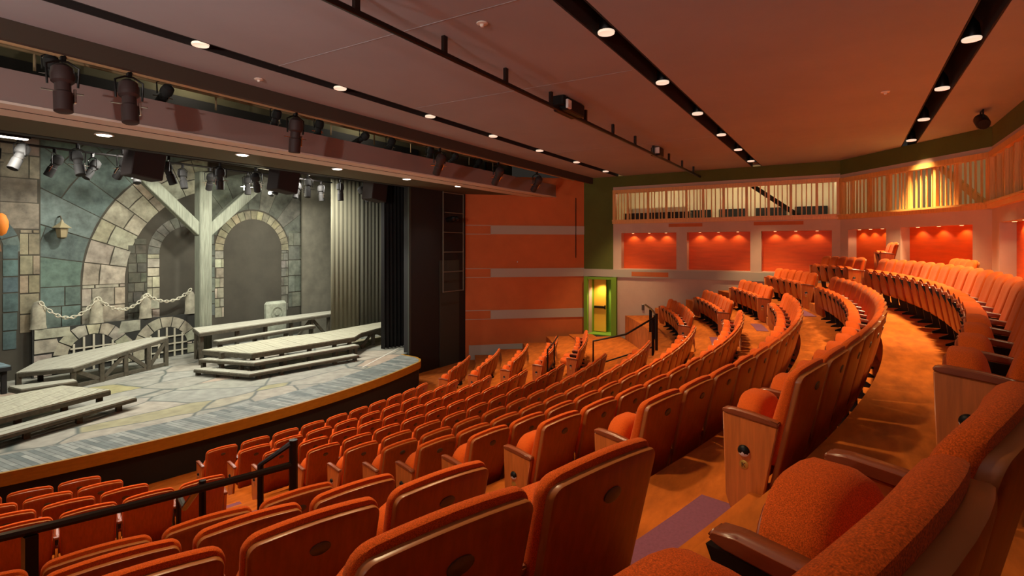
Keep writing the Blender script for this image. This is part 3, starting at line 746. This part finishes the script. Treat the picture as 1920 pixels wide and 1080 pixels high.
# dark blue-grey platform at far left
platform('blue_platform', 'blue grey plank platform on dark legs at the left frame edge', [(2.8, 17.2), (4.9, 17.3), (4.9, 18.3), (2.8, 18.3)], lambda x, y: 1.46, 0, M['bluegrey'], [(3.0, 17.3), (3.9, 17.35), (4.8, 17.4), (4.8, 18.2)], [(3.9, 17.35, 0, 4.8, 17.4, 1)], mat_leg='black')
# front left platform and its step
platform('low_platform', 'wide low plank platform at the front left of the stage', [(2.9, 13.0), (5.55, 13.72), (5.15, 15.05), (2.5, 14.9)], lambda x, y: 1.22, 38, M['gplankx'], [(3.1, 13.2), (3.9, 13.42), (4.7, 13.64), (5.4, 13.85), (5.05, 14.9)], plank=.14)
platform('plank_step', 'long narrow plank step along the front of the low left platform', [(2.9, 12.55), (5.9, 13.35), (5.8, 13.75), (2.8, 12.98)], lambda x, y: 1.02, 15, M['gplank'], [(3.0, 12.72), (3.9, 12.98), (4.8, 13.22), (5.6, 13.45)], fascia=.06, plank=.2)
# high walkway, right
hb = [(9.0, 16.5), (15.15, 17.0), (15.15, 17.75), (9.45, 17.7)]
lg = [(9.1, 16.6)] + [lerp((9.1, 16.58), (15.0, 17.08), q) for q in (.2, .38, .56, .72, .86, 1)] + [(9.5, 17.6), (15.0, 17.65)]
br = [(9.1, 16.6, 0, 9.5, 17.6, 1), (9.1, 16.6, 1, 9.5, 17.6, 0)] + [(*lg[i], 0 if i % 2 else 1, *lg[i+1], 1 if i % 2 else 0) for i in (3, 4, 5)]
platform('high_walkway', 'high narrow plank walkway on trestles beside the timber post', hb, lambda x, y: 1.77, 3, M['gplank'], lg, br)
platform('walkway_step', 'narrow plank step hung below the high walkway front', [(9.3, 16.0), (13.0, 16.3), (13.0, 16.55), (9.3, 16.3)], lambda x, y: 1.52, 4, M['gplank'], [(9.4, 16.12), (10.6, 16.22), (11.8, 16.32), (12.9, 16.42)], fascia=.08, plank=.13)
# main deck, right, with two steps around it
md = [(9.15, 14.13), (12.6, 13.85), (13.3, 14.3), (16.2, 15.1), (16.2, 15.75), (12.4, 15.55), (11.5, 15.85), (8.72, 15.85)]
platform('broad_deck', 'broad low plank deck with angled corner at the right of the stage', md, lambda x, y: 1.37, 78, M['gplankx'], [(9.25, 14.25), (10.1, 14.15), (11.0, 14.07), (11.9, 14.0), (12.5, 13.98), (8.85, 15.1), (14.2, 14.65), (15.4, 15.0), (16.0, 15.2), (10.5, 15.7)], [(13.4, 14.4, 0, 14.2, 14.65, 1), (14.2, 14.65, 1, 15.4, 15.0, 0)], fascia=.12)
def step(label, o_, w_, z):
    i_ = [(o_[1][0]+(-.02), o_[1][1]+w_)]
    poly = [o_[0], o_[1], o_[2], (o_[2][0]+.05, o_[2][1]+w_), (o_[1][0]+w_*.8, o_[1][1]+w_*.95), (o_[0][0]+w_, o_[0][1])]
    lgs = [lerp(o_[0], o_[1], q) for q in (.06, .4, .75)] + [lerp(o_[1], o_[2], q) for q in (.06, .25, .5, .75, .96)]
    lgs = [(x+.08, y+.1) for x, y in lgs]
    platform('wraparound_step', label, poly, lambda x, y: z, -5, M['gplank'], lgs, fascia=.06, plank=.11)
step('upper plank step wrapping the corner of the broad right deck', [(8.5, 15.6), (9.0, 13.78), (12.4, 13.42)], .30, 1.17)
step('lower plank step wrapping the corner of the broad right deck', [(8.22, 15.35), (8.68, 13.5), (12.0, 13.0)], .30, .965)

# ------------------------------------------------------------------ curtains
def curtain(label, p, q, z0, z1, folds, amp, m_, cat='curtain', seed=0):
    rnd = random.Random(seed); n_ = folds*8; a = MB()
    d = Vector((q[0]-p[0], q[1]-p[1], 0)); L = d.length; d.normalize(); nn = Vector((-d.y, d.x, 0))
    ph = [rnd.uniform(.7, 1.3) for _ in range(folds+2)]
    rows = []
    for k, z in enumerate((z1, (z0+z1)/2, z0)):
        row = []
        for i in range(n_+1):
            u = i/8; f = ph[int(u)]*math.cos(2*PI*u)*amp*(1+.35*k)
            v = Vector((p[0], p[1], 0))+d*(L*i/n_)+nn*f; row.append((v.x, v.y, z))
        rows.append(row)
    vs = [v for r in rows for v in r]; W = n_+1
    fs = [[r*W+i, r*W+i+1, (r+1)*W+i+1, (r+1)*W+i] for r in range(2) for i in range(n_)]
    a.add(vs, fs)
    o = a.build('stage_curtain', m_, smooth=180)
    md_ = o.modifiers.new('thick', 'SOLIDIFY'); md_.thickness = .02
    return tag(o, label, cat)
curtain('pale grey pleated curtain hanging beside the grey flat', (13.95, 16.6), (15.3, 16.5), STZ+.02, 7.2, 7, .008, M['drape'], seed=1)
curtain('darker grey pleated curtain overlapping on the right of the pale one', (15.2, 16.35), (16.8, 16.2), STZ+.02, 7.2, 9, .012, mat('dark grey velour', (92, 90, 76), .95), seed=2)
curtain('black masking curtain behind the right proscenium edge', (13.75, 13.75), (15.2, 13.4), STZ+.02, 7.6, 10, .05, M['bdrape'], seed=3)
curtain('black overhead border curtain at the left above the upstage lights', (-1.2, 15.2), (8.0, 15.2), 6.85, 8.8, 40, .05, M['bdrape'], seed=4)
curtain('black overhead border curtain at the right above the upstage lights', (8.0, 15.25), (17.5, 15.25), 6.85, 8.8, 40, .05, M['bdrape'], seed=5)
# hanging dark masking boxes
for i, x in enumerate((6.1, 9.65, 13.1)):
    a = MB(); a.box((0, 0, 0), (.66, .5, 1.0), bev=.02)
    t = thing('hanging_box', '%s dark brown box from the left hanging below the stage-front soffit' % ORD[i], 'box', (x, 13.4, 6.36), 0, 'hanging dark boxes')
    o = a.build('body', M['boxbrown'], t); o.rotation_euler = (0, math.radians(8), 0)
    b = MB(); b.tube([(-.2, 0, .4), (-.2, 0, 2.2)], .015, 6); b.tube([(.2, 0, .4), (.2, 0, 2.2)], .015, 6); b.build('hanging_rod', M['pipe'], t)

# ------------------------------------------------------------------ spotlights
def spot_mesh():
    P = {}
    a = MB(); a.lathe([(.085, -.34), (.10, -.33), (.10, -.10), (.085, -.08), (.085, .02), (.12, .05), (.13, .12), (.115, .22), (.06, .27), (.02, .28)], 16)
    P['body'] = a.mesh('body', M['redpaint']); P['black'] = a.mesh('body', M['black'])
    a = MB(); a.lathe([(.001, -.325), (.08, -.325), (.08, -.315)], 16); P['lens'] = a.mesh('lens', M['plate'])
    a = MB(); a.tube([(-.15, 0, .06), (-.16, 0, .30), (-.05, 0, .36), (.05, 0, .36), (.16, 0, .30), (.15, 0, .06)], .014, 6); P['yoke'] = a.mesh('yoke', M['dark'])
    a = MB(); a.box((0, 0, .42), (.06, .07, .12), bev=.01); a.tube([(-.06, 0, .47), (.06, 0, .47)], .012, 6); P['clamp'] = a.mesh('clamp', M['dark'])
    a = MB(); a.box((.115, 0, -.12), (.03, .05, .18), bev=.005); a.box((0, 0, -.08), (.42, .015, .015)); P['shutter_handles'] = a.mesh('shutter_handles', M['chrome'])
    return P
SP = spot_mesh()
def spotlight(loc, tilt, pan, label, group, scale=1):
    t = thing('stage_spotlight', label, 'spotlight', loc, pan, group); t.scale = (scale,)*3
    for k in ('clamp', 'yoke'): link(k, SP[k], t)
    b = link('body', SP['body' if scale >= 1 else 'black'], t); b.location = (0, 0, .06); b.rotation_euler = (tilt, 0, 0); 
    for k in ('lens', 'shutter_handles'): link(k, SP[k], b)
pp = MB(); pp.tube([(LX, 8.92, 6.9), (19, 8.92, 6.9)], .045, 10)
pipe_front = tag(pp.build('lighting_pipe', M['pipe']), 'long tan lighting pipe along the front ceiling edge', 'pipe')
FS = [(3.06, -.15), (3.85, -.2), (6.66, .1), (10.95, .75), (13.7, .8), (16.1, .85)]
for i, (x, tl) in enumerate(FS):
    spotlight((x, 8.92, 6.42), tl, random.uniform(-.2, .2) if i < 3 else -.5, '%s large spotlight from the left hanging on the tan ceiling-edge pipe' % ORD[i], 'large front spotlights', 1.08 if i < 3 else 1.0)
# catwalk rail with small fixtures seen through the opening
pp = MB(); pp.tube([(LX, 11.3, 7.5), (18, 11.3, 7.5)], .03, 8); pp.tube([(LX, 11.3, 8.0), (18, 11.3, 8.0)], .03, 8)
for k in range(14): pp.tube([(-2.5+1.5*k, 11.3, 7.2), (-2.5+1.5*k, 11.3, 8.5)], .02, 6)
tag(pp.build('catwalk_rail', M['pipe']), 'pale catwalk railing seen through the opening above the beam', 'rail')
for i, x in enumerate((2.0, 3.4, 5.0, 7.2, 8.3, 9.6, 10.6, 12.2, 13.3, 14.6)):
    spotlight((x, 10.3, 6.98), random.uniform(.3, 1.0), random.uniform(-.6, .6), '%s small spotlight from the left above the lilac beam' % ORD[i], 'spotlights above the beam', .8)
# upstage battens with fixtures
for j, (y, z) in enumerate(((14.2, 6.12), (16.6, 6.3))):
    pp = MB(); pp.tube([(1, y, z+.46), (16.5, y, z+.46)], .028, 8)
    tag(pp.build('lighting_batten', M['dark']), ['dark lighting batten just behind the stage front', 'dark lighting batten deep upstage'][j], 'pipe')
    for i in range(13-2*j):
        x = 3.0+i*1.02+j*.4+random.uniform(-.2, .2)
        spotlight((x, y, z), random.uniform(-.7, .7), random.uniform(-3, 3), '%s black spotlight from the left on the %s upstage batten' % (ORD[i], ['nearer', 'farther'][j]), 'batten spotlights', .95)
# bright strip work lights on the battens and the one glaring lamp
for i, (x, y, z, e) in enumerate(((3.9, 13.6, 6.42, 1), (9.6, 15.0, 6.7, 1), (11.6, 15.0, 6.7, 1), (7.2, 16.0, 7.0, 1), (12.8, 16.2, 6.9, 1))):
    t = thing('strip_light', '%s short white strip light from the left hanging over the stage' % ORD[i], 'light', (x, y, z), .1*i, 'upstage strip lights')
    a = MB(); a.box((0, 0, .05), (.5, .12, .08), bev=.01); a.build('housing', M['dark'], t)
    a = MB(); a.box((0, 0, 0), (.42, .08, .03), bev=.01); a.build('tube', M['glow'], t)
    b = MB(); b.tube([(0, 0, .08), (0, 0, .6)], .012, 6); b.build('hanging_rod', M['dark'], t)
    lamp('strip area', 'AREA', (x, y, z-.04), (x, y+.9, 0), STAGE_W*.8, STAGECOL, .45)
t = thing('work_lamp', 'glaring bare yellow-white work lamp above the tall stone arch', 'light', (10.3, 15, 5.98))
a = MB(); a.lathe([(.001, -.05), (.04, -.03), (.05, 0), (.03, .05)], 12); a.build('bulb', M['hot'], t)
a = MB(); a.lathe([(.05, .04), (.06, .10), (.03, .14), (.015, 1.3)], 12); a.build('holder', M['dark'], t)
lamp('work lamp light', 'POINT', (10.3, 14.9, 5.9), (10.3, 15, 0), 60, (1, .9, .55), .06)
lamp('backdrop wash left', 'SPOT', (5.5, 13.2, 7.2), (7.4, 19.1, 3.6), STAGE_W*1.1, STAGECOL, .15, 75, .8)
lamp('backdrop wash right', 'SPOT', (11.3, 13.2, 7.2), (11.8, 19.1, 3.4), STAGE_W*1.1, STAGECOL, .15, 75, .8)

# ladder-like side lighting boom on the proscenium wall
t = thing('lighting_boom', 'black pipe ladder carrying side lights on the dark proscenium wall', 'lighting rack', (15.9, 12.3, 2.7))
a = MB()
for x in (-.6, .6): a.tube([(x, 0, 0), (x, 0, 3.62)], .022, 6)
a.build('upright', M['ladder'], t)
for k in range(6):
    b = MB(); b.tube([(-.6, 0, .02+.715*k), (.6, 0, .02+.715*k)], .018, 6); b.build('rung', M['ladder'], t)
t2 = thing('side_light', 'small twin black side light with bluish lenses on the pipe ladder', 'spotlight', (15.4, 12.15, 5.3))
a = MB(); a.lathe([(.09, 0), (.1, .1), (.09, .3), (.03, .36)], 12, mtx=Matrix.Translation((-.06, 0, .0)) @ Matrix.Rotation(PI/2*.9, 4, 'X')); a.lathe([(.09, 0), (.1, .1), (.09, .3), (.03, .36)], 12, mtx=Matrix.Translation((.14, 0, 0)) @ Matrix.Rotation(PI/2*.9, 4, 'X')); a.tube([(-.06, .1, .1), (-.06, .15, .4)], .015, 6); a.build('body', M['dark'], t2)
a = MB()
for x in (-.06, .14): a.lathe([(.001, 0), (.03, .0), (.03, .01)], 10, mtx=Matrix.Translation((x, .02, 0)) @ Matrix.Rotation(PI/2, 4, 'X'))
a.build('lens', M['bluelens'], t2)

# ------------------------------------------------------------------ ceiling pipe rail with drop posts
t = thing('ceiling_pipe_rail', 'long dark pipe rail hung on short posts under the middle of the ceiling', 'pipe rail', (LX, 4.48, 6.84))
a = MB(); a.box((11.9, 0, 0), (24.0, .05, .07), bev=.01); a.build('rail_bar', M['rail'], t)
for k in range(16):
    x = 1.1+1.5*k-LX-3.0
    if 0 < x < 23.9:
        b = MB(); b.box((x, 0, .13), (.07, .05, .22)); b.build('drop_post', M['rail'], t)
t = thing('ceiling_projector', 'black boxy fixture with pale front on the ceiling pipe rail', 'projector', (9.25, 4.48, 6.95))
a = MB(); a.box((.1, 0, 0), (.75, .3, .24), bev=.02); a.box((-.34, .0, .10), (.1, .26, .3), bev=.02); a.build('body', M['dark'], t)
a = MB(); a.box((-.30, -.18, -.03), (.16, .05, .16), bev=.01); a.build('panel', M['lens'], t)
t = thing('rail_fixture', 'small dark fixture with white panel near the right end of the ceiling pipe rail', 'light', (14.85, 4.48, 6.95))
a = MB(); a.box((.1, 0, 0), (.4, .25, .24), bev=.02); a.build('body', M['rail'], t)
a = MB(); a.box((-.11, -.02, .02), (.03, .2, .16)); a.build('panel', M['lens'], t)
t = thing('corner_fixture', 'dim dark spotlight tucked under the ceiling at the upper right', 'spotlight', (14.3, -2.3, 6.85))
a = MB(); a.lathe([(.1, -.2), (.12, -.15), (.12, .15), (.05, .22)], 14, mtx=Matrix.Rotation(1.1, 4, 'Y')); a.build('body', M['dark'], t)
a = MB(); a.tube([(-.12, 0, 0), (-.12, 0, .22), (.12, 0, .22), (.12, 0, 0)], .015, 6); a.build('yoke', M['dark'], t)

# ------------------------------------------------------------------ guard rails by the landings
def arc_rail(sign, label):
    t = thing('guard_rail', label, 'railing', (0, 0, 0))
    r = 19.38
    a = MB(); a.tube([pol(r, sign*(15.6+k*1.0), 2.47) for k in range(13)], .03, 8); a.build('rail_bar', M['rail'], t)
    b = MB(); b.tube([pol(r, sign*15.6, 1.60), pol(r, sign*15.6, 2.68)], .036, 8); b.build('end_post', M['rail'], t)
    c_ = MB(); c_.tube([pol(r, sign*15.6, 2.66), pol(r-.1, sign*16.3, 2.50), pol(r-.1, sign*16.3, 1.4)], .026, 8); c_.build('return_rail', M['rail'], t)
    for q in (20.6, 24.5):
        d = MB(); d.box(pol(r, sign*q, 2.08), (.07, .07, .72)); d.build('post', M['rail'], t)
    return t
arc_rail(-1, 'dark guard rail in front of the near left rear seats'); arc_rail(1, 'dark guard rail in front of the far right rear seats')
def stair_rail(sign, label):
    t = thing('stair_rail', label, 'railing', (0, 0, 0))
    a = MB(); z0 = LAND
    a.tube([pol(17.75, sign*17.3, z0), pol(17.75, sign*17.3, z0+.95), pol(18.6, sign*17.6, z0+1.15), pol(19.3, sign*17.6, z0+1.6)], .026, 8)
    a.build('hand_rail', M['rail'], t)
    b = MB(); b.tube([pol(17.75, sign*17.3, z0+.3), pol(19.3, sign*17.6, z0+.85)], .02, 8); b.build('lower_rail', M['rail'], t)
    c_ = MB(); c_.tube([pol(19.3, sign*17.6, z0+1.62), pol(19.3, sign*17.6, z0)], .026, 8); c_.build('post', M['rail'], t)
stair_rail(-1, 'dark bent stair rail on the near left landing'); stair_rail(1, 'dark bent stair rail on the far right landing')
t = thing('front_rail', 'thin dark handrail among the far right front seats', 'railing', (0, 0, 0))
a = MB(); a.tube([pol(16.74, 13.8, .84), pol(16.74, 13.8, 1.74), pol(16.74, 16.6, 1.80), pol(16.74, 18.6, 1.86)], .022, 8); a.build('hand_rail', M['rail'], t)
a = MB(); a.tube([pol(16.74, 13.8, 1.2), pol(16.74, 16.6, 1.26)], .018, 8); a.build('lower_rail', M['rail'], t)
a = MB(); a.tube([pol(16.74, 16.6, .84), pol(16.74, 16.6, 1.8)], .022, 8); a.build('post', M['rail'], t)

# ------------------------------------------------------------------ theatre seats
PITCH = .56
def rrect(hw, z0, z1, rt, rb, arch=0, taper=0, n=5):
    """rounded outline, counter clockwise seen from the front; arch lifts the middle of the top edge"""
    pts = []
    def corner(cx, cz, r, a0):
        for k in range(n+1):
            a = math.radians(a0+90*k/n); pts.append((cx+r*math.cos(a), cz+r*math.sin(a)))
    corner(hw-rb, z0+rb, rb, -90); corner(hw-rt, z1-rt, rt, 0)
    for k in range(1, 6): pts.append((hw-rt-(2*(hw-rt))*k/6, z1))
    corner(-hw+rt, z1-rt, rt, 90); corner(-hw+rb, z0+rb, rb, 180)
    out = []
    for x, z in pts:
        q = (z-z0)/(z1-z0); x *= 1-taper*(1-q)
        out.append((x, z+arch*(1-(x/hw)**2)*q**3))
    return out
def pad(mb, outline, prof, xf, mi=0):
    """lofted cushion: prof is a list of (inset, depth) from the back face to the front face"""
    n_ = len(outline); cx = sum(p[0] for p in outline)/n_; cz = sum(p[1] for p in outline)/n_
    nr = []
    for i in range(n_):
        a, b = outline[i-1], outline[(i+1) % n_]; dx, dz = b[0]-a[0], b[1]-a[1]; l = math.hypot(dx, dz) or 1
        nr.append((-dz/l, dx/l))
    vs = []
    for ins, dep in prof:
        for (x, z), (ax_, az_) in zip(outline, nr):
            k = min(ins, .03); g = 1-max(0, ins-.03)/.25; vs.append(xf(cx+(x+ax_*k-cx)*g, cz+(z+az_*k-cz)*g, dep))
    fs = []
    for r in range(len(prof)-1):
        for i in range(n_): fs.append([r*n_+i, r*n_+(i+1) % n_, (r+1)*n_+(i+1) % n_, (r+1)*n_+i])
    c0 = len(vs); vs.append(xf(cx, cz, prof[0][1])); c1 = len(vs); vs.append(xf(cx, cz, prof[-1][1]))
    e = (len(prof)-1)*n_
    for i in range(n_): fs.append([c0, (i+1) % n_, i]); fs.append([c1, e+i, e+(i+1) % n_])
    mb.add(vs, fs, mi)
def xf_back(x, z, d):
    q = (.874-z)/.654; d = d*(.62+.38*min(1, max(0, q)*1.6)) if d > 0 else d; return (x, .15*q - .018*(1-q)*q + .022*(x/.26)**2 + d, z)
def xf_seat(x, tt, d): return (x, .262+.17*tt+d, .235+.98*tt)
def xf_seat_down(x, tt, d): return (x, .17+tt*.98, .43+.06*tt-d)
ME = {}
def seat_meshes():
    a = MB(); pad(a, rrect(.256, .33, .846, .055, .05, .03, .05), [(.02, -.004), (.004, .0), (0, .012), (0, .045), (.012, .07), (.04, .088), (.09, .096), (.15, .094), (.20, .092), (.24, .092)], xf_back); ME['backrest'] = a.mesh('backrest', M['fabric'], 50)
    a = MB(); pad(a, rrect(.246, .20, .826, .036, .03, .024, .07), [(.235, -.031), (.20, -.031), (.16, -.032), (.12, -.032), (.08, -.032), (.04, -.032), (.015, -.032), (.003, -.028), (0, -.022), (0, -.002)], xf_back, 0)
    n_ = 0
    me = a.mesh('back_shell', [M['shell'], M['plyedge']], 40)
    for p in me.polygons:                                              # the edge of the bent plywood is pale
        if abs(p.normal.y) < .55: p.material_index = 1
    ME['back_shell'] = me
    a = MB(); a.lathe([(.034, 0), (.034, .004), (.028, .006), (.001, .006)], 16, mtx=Matrix.Translation((0, -.004, .745)) @ Matrix.Rotation(PI/2+.22, 4, 'X') @ Matrix.Diagonal((1.15, .75, 1, 1))); ME['number_plate'] = a.mesh('number_plate', M['plate'])
    sr = rrect(.235, 0, .42, .19, .05, .012, .0, 7)
    a = MB(); pad(a, sr, [(.03, .036), (.006, .030), (0, .018), (0, -.05), (.012, -.075), (.04, -.088), (.10, -.092), (.17, -.092)], xf_seat); ME['seat'] = a.mesh('seat', M['fabric'], 50)
    a = MB(); pad(a, rrect(.212, -.03, .385, .17, .05, .01, 0, 7), [(.0, .02), (0, .046), (.008, .052), (.08, .054)], xf_seat); ME['seat_pan'] = a.mesh('seat_pan', M['shell'], 40)
    a = MB(); pad(a, sr, [(.03, .036), (.006, .030), (0, .018), (0, -.05), (.012, -.075), (.04, -.088), (.10, -.092), (.17, -.092)], xf_seat_down); ME['seat_down'] = a.mesh('seat', M['fabric'], 50)
    a = MB(); pad(a, rrect(.212, -.03, .385, .17, .05, .01, 0, 7), [(.0, .02), (0, .046), (.008, .052), (.08, .054)], xf_seat_down); ME['pan_down'] = a.mesh('seat_pan', M['wood'], 40)
    arm = [(.10, .558), (.37, .585), (.395, .596), (.385, .612), (.34, .616), (.24, .608), (.17, .597), (.10, .582)]
    a = MB(); a.ext(arm, 'x', -.025, .025); me = a.mesh('armrest', M['armwood'])
    bm = bmesh.new(); bm.from_mesh(me); bmesh.ops.bevel(bm, geom=list(bm.edges), offset=.005, segments=2, affect='EDGES'); bm.to_mesh(me); bm.free(); ME['armrest'] = me
    a = MB(); a.ext([(.12, .556), (.40, .578), (.33, .42), (.27, .06), (.36, .02), (.36, 0), (.10, 0), (.10, .02), (.17, .06), (.19, .3)], 'x', -.014, .014); ME['leg'] = a.mesh('leg', M['dark'])
    a = MB(); a.tube([(0, .17, .50), (0, .12, .46), (0, .115, .36), (0, .15, .26), (0, .2, .24)], .016, 8); ME['hinge_bracket'] = a.mesh('hinge_bracket', M['chrome'])
    ep = [(.105, .557), (.37, .585), (.39, .588), (.374, .14), (.34, .05), (.215, .012), (.20, .05)]
    a = MB(); a.ext(ep, 'x', -.018, .018); me = a.mesh('end_panel', M['wood'])
    bm = bmesh.new(); bm.from_mesh(me); bmesh.ops.bevel(bm, geom=list(bm.edges), offset=.004, segments=2, affect='EDGES'); bm.to_mesh(me); bm.free(); ME['end_panel'] = me
    for sgn, nm in ((-1, 'L'), (1, 'R')):
        mtx = Matrix.Translation((sgn*.018, 0.275, .40)) @ Matrix.Rotation(sgn*PI/2, 4, 'Y')
        a = MB(); a.lathe([(.030, 0), (.032, .004), (.028, .012), (.018, .019), (.001, .022)], 18, 0, mtx)
        a.m = [1 if sum(a.v[i][2] for i in f)/len(f) < .392 else 0 for f in a.f]
        ME['aisle_light'+nm] = a.mesh('aisle_light', [M['dark'], M['lens']])
        mtx = Matrix.Translation((sgn*.018, 0.275, .325)) @ Matrix.Rotation(sgn*PI/2, 4, 'Y')
        a = MB(); a.lathe([(.024, 0), (.024, .002), (.022, .003), (.001, .003)], 18, 0, mtx); ME['row_badge'+nm] = a.mesh('row_badge', [M['gold'], M['ink']])
        if sgn < 0:                                                    # the lettered badge reads K
            x = -.0225
            a.box((x, .275+.008, .325), (.0015, .004, .024), 1)
            a.prism([(x-.0007, .275+.006, .325), (x-.0007, .275-.007, .338), (x-.0007, .275-.011, .338), (x-.0007, .275+.004, .324)], [(x, .275+.006, .325), (x, .275-.007, .338), (x, .275-.011, .338), (x, .275+.004, .324)], 1)
            a.prism([(x-.0007, .275+.004, .328), (x-.0007, .275-.007, .313), (x-.0007, .275-.011, .313), (x-.0007, .275+.001, .329)], [(x, .275+.004, .328), (x, .275-.007, .313), (x, .275-.011, .313), (x, .275+.001, .329)], 1)
            ME['row_badgeK'] = a.mesh('row_badge', [M['gold'], M['ink']])
seat_meshes()
def seat(R, deg, z, label, group, left=None, right=None, down=False, pitch=PITCH, K=False, rot=None, loc=None):
    """left / right: None, 'arm' or 'panel' on that side"""
    x, y, _ = pol(R, deg) if loc is None else (*loc, 0)
    t = thing('theatre_seat', label, 'seat', (x, y, z), math.radians(deg) if rot is None else rot, group)
    b = link('backrest', ME['backrest'], t); link('back_shell', ME['back_shell'], b); link('number_plate', ME['number_plate'], b)
    if down: s_ = link('seat', ME['seat_down'], t); link('seat_pan', ME['pan_down'], s_)
    else: s_ = link('seat', ME['seat'], t); link('seat_pan', ME['seat_pan'], s_)
    for sx, k, nm in ((-1, left, 'L'), (1, right, 'R')):
        if not k: continue
        o = link('armrest', ME['armrest'], t); o.location.x = sx*pitch/2
        if k == 'panel':
            p = link('end_panel', ME['end_panel'], t); p.location.x = sx*pitch/2
            link('aisle_light', ME['aisle_light'+nm], p); link('row_badge', ME['row_badgeK' if K and sx < 0 else 'row_badge'+nm], p)
        else:
            p = link('leg', ME['leg'], t); p.location.x = sx*pitch/2
            p = link('hinge_bracket', ME['hinge_bracket'], t); p.location.x = sx*pitch/2
    return t
LEFT = [-12.85, -12.05, -11.95, -11.15, -11.05, -11.2, -11.73, -12.1, -12.4, -12.55, -12.8, -12.95]
RIGHT = [11.12, 10.6, 10.35, 10.25, 10.0, 10.4, 11.0, 11.5, 12.0, 12.9, 13.15, 13.6]
def block_row(i, a0, a1=None, n_=None, name='', near='near', grp='', left='panel', right='panel', down=(), K=False):
    R, z = ROWR[i], ROWZ[i]
    if n_ is None: n_ = round(math.radians(a1-a0)*R/PITCH)
    if a1 is None: a1 = a0+math.degrees(n_*PITCH/R)
    st = (a1-a0)/n_; pt = math.radians(st)*R*.985
    for k in range(n_):
        if near == 'far_from_right': idx = n_-1-k
        else: idx = k
        lab = name.format(ORD[idx], ORD[i])
        if K and k == 0: lab = 'orange aisle seat whose wooden end panel carries a brass K badge'
        seat(R, a0+st*(k+.5), z, lab, grp, left=(left if k == 0 else 'arm'), right=(right if k == n_-1 else None), down=k in down, pitch=pt, K=K)
for i in range(12):
    block_row(i, LEFT[i], RIGHT[i], name='orange folding seat, {0} from the near aisle, {1} centre row up from the stage', grp='centre block seats, %s row' % ORD[i], K=(i == 10))
# far right blocks
for i, a, n_ in ((0, 16.9, 4), (1, 16.4, 5), (2, 16.4, 5), (3, 15.9, 6), (4, 15.7, 6)):
    block_row(i, a, n_=n_, name='orange seat, {0} from aisle, {1} row, far front block by orange wall', grp='far front block seats', down=(0, 1) if i == 4 else ())
for i, a, n_ in ((7, 16.5, 8), (8, 16.6, 7), (9, 16.9, 6), (10, 16.5, 6), (11, 15.9, 5)):
    block_row(i, a, n_=n_, name='orange seat, {0} from aisle, {1} row from stage, far block below the niches', grp='far rear block seats')
# near left blocks
for i, a, n_ in ((0, -18.6, 4), (1, -17.8, 4), (2, -17.1, 4), (3, -14.7, 5)):
    block_row(i, a-math.degrees(n_*PITCH/ROWR[i]), a, n_=n_, near='far_from_right', name='orange seat, {0} from near aisle, {1} row, front left block beyond the rail', grp='front left block seats')
for i, a, n_ in ((7, -15.65, 6), (8, -15.75, 5), (9, -15.9, 4), (10, -16.05, 2), (11, -16.35, 2)):
    block_row(i, a-math.degrees(n_*PITCH/ROWR[i]), a, n_=n_, near='far_from_right', name='orange seat, {0} left of the near aisle, {1} row, nearest the camera', grp='near left block seats')
# short back row against the rear wall, and the lone seat on its riser
for k in range(4):
    seat(0, 0, 3.217, '%s seat from the right in the short back row against the rear wall' % ORD[k], 'back row seats', left='arm', right='panel' if k == 3 else None, loc=(13.0+.62*k, -2.0), rot=.12)
a = MB(); a.box((17.4, -.78, 3.40), (1.2, .8, .36))
tag(a.build('wooden_riser', M['wood']), 'wood fronted riser carrying the lone seats in the far rear corner', 'riser')
for k in range(2):
    seat(0, 0, 3.58, ['lone seat with a wooden side on the corner riser', 'second lone seat on the corner riser, half hidden'][k], 'corner riser seats', left='panel' if k == 0 else 'arm', right='panel' if k == 1 else None, loc=(17.1+.55*k, -1.08+.06*k), rot=.1)
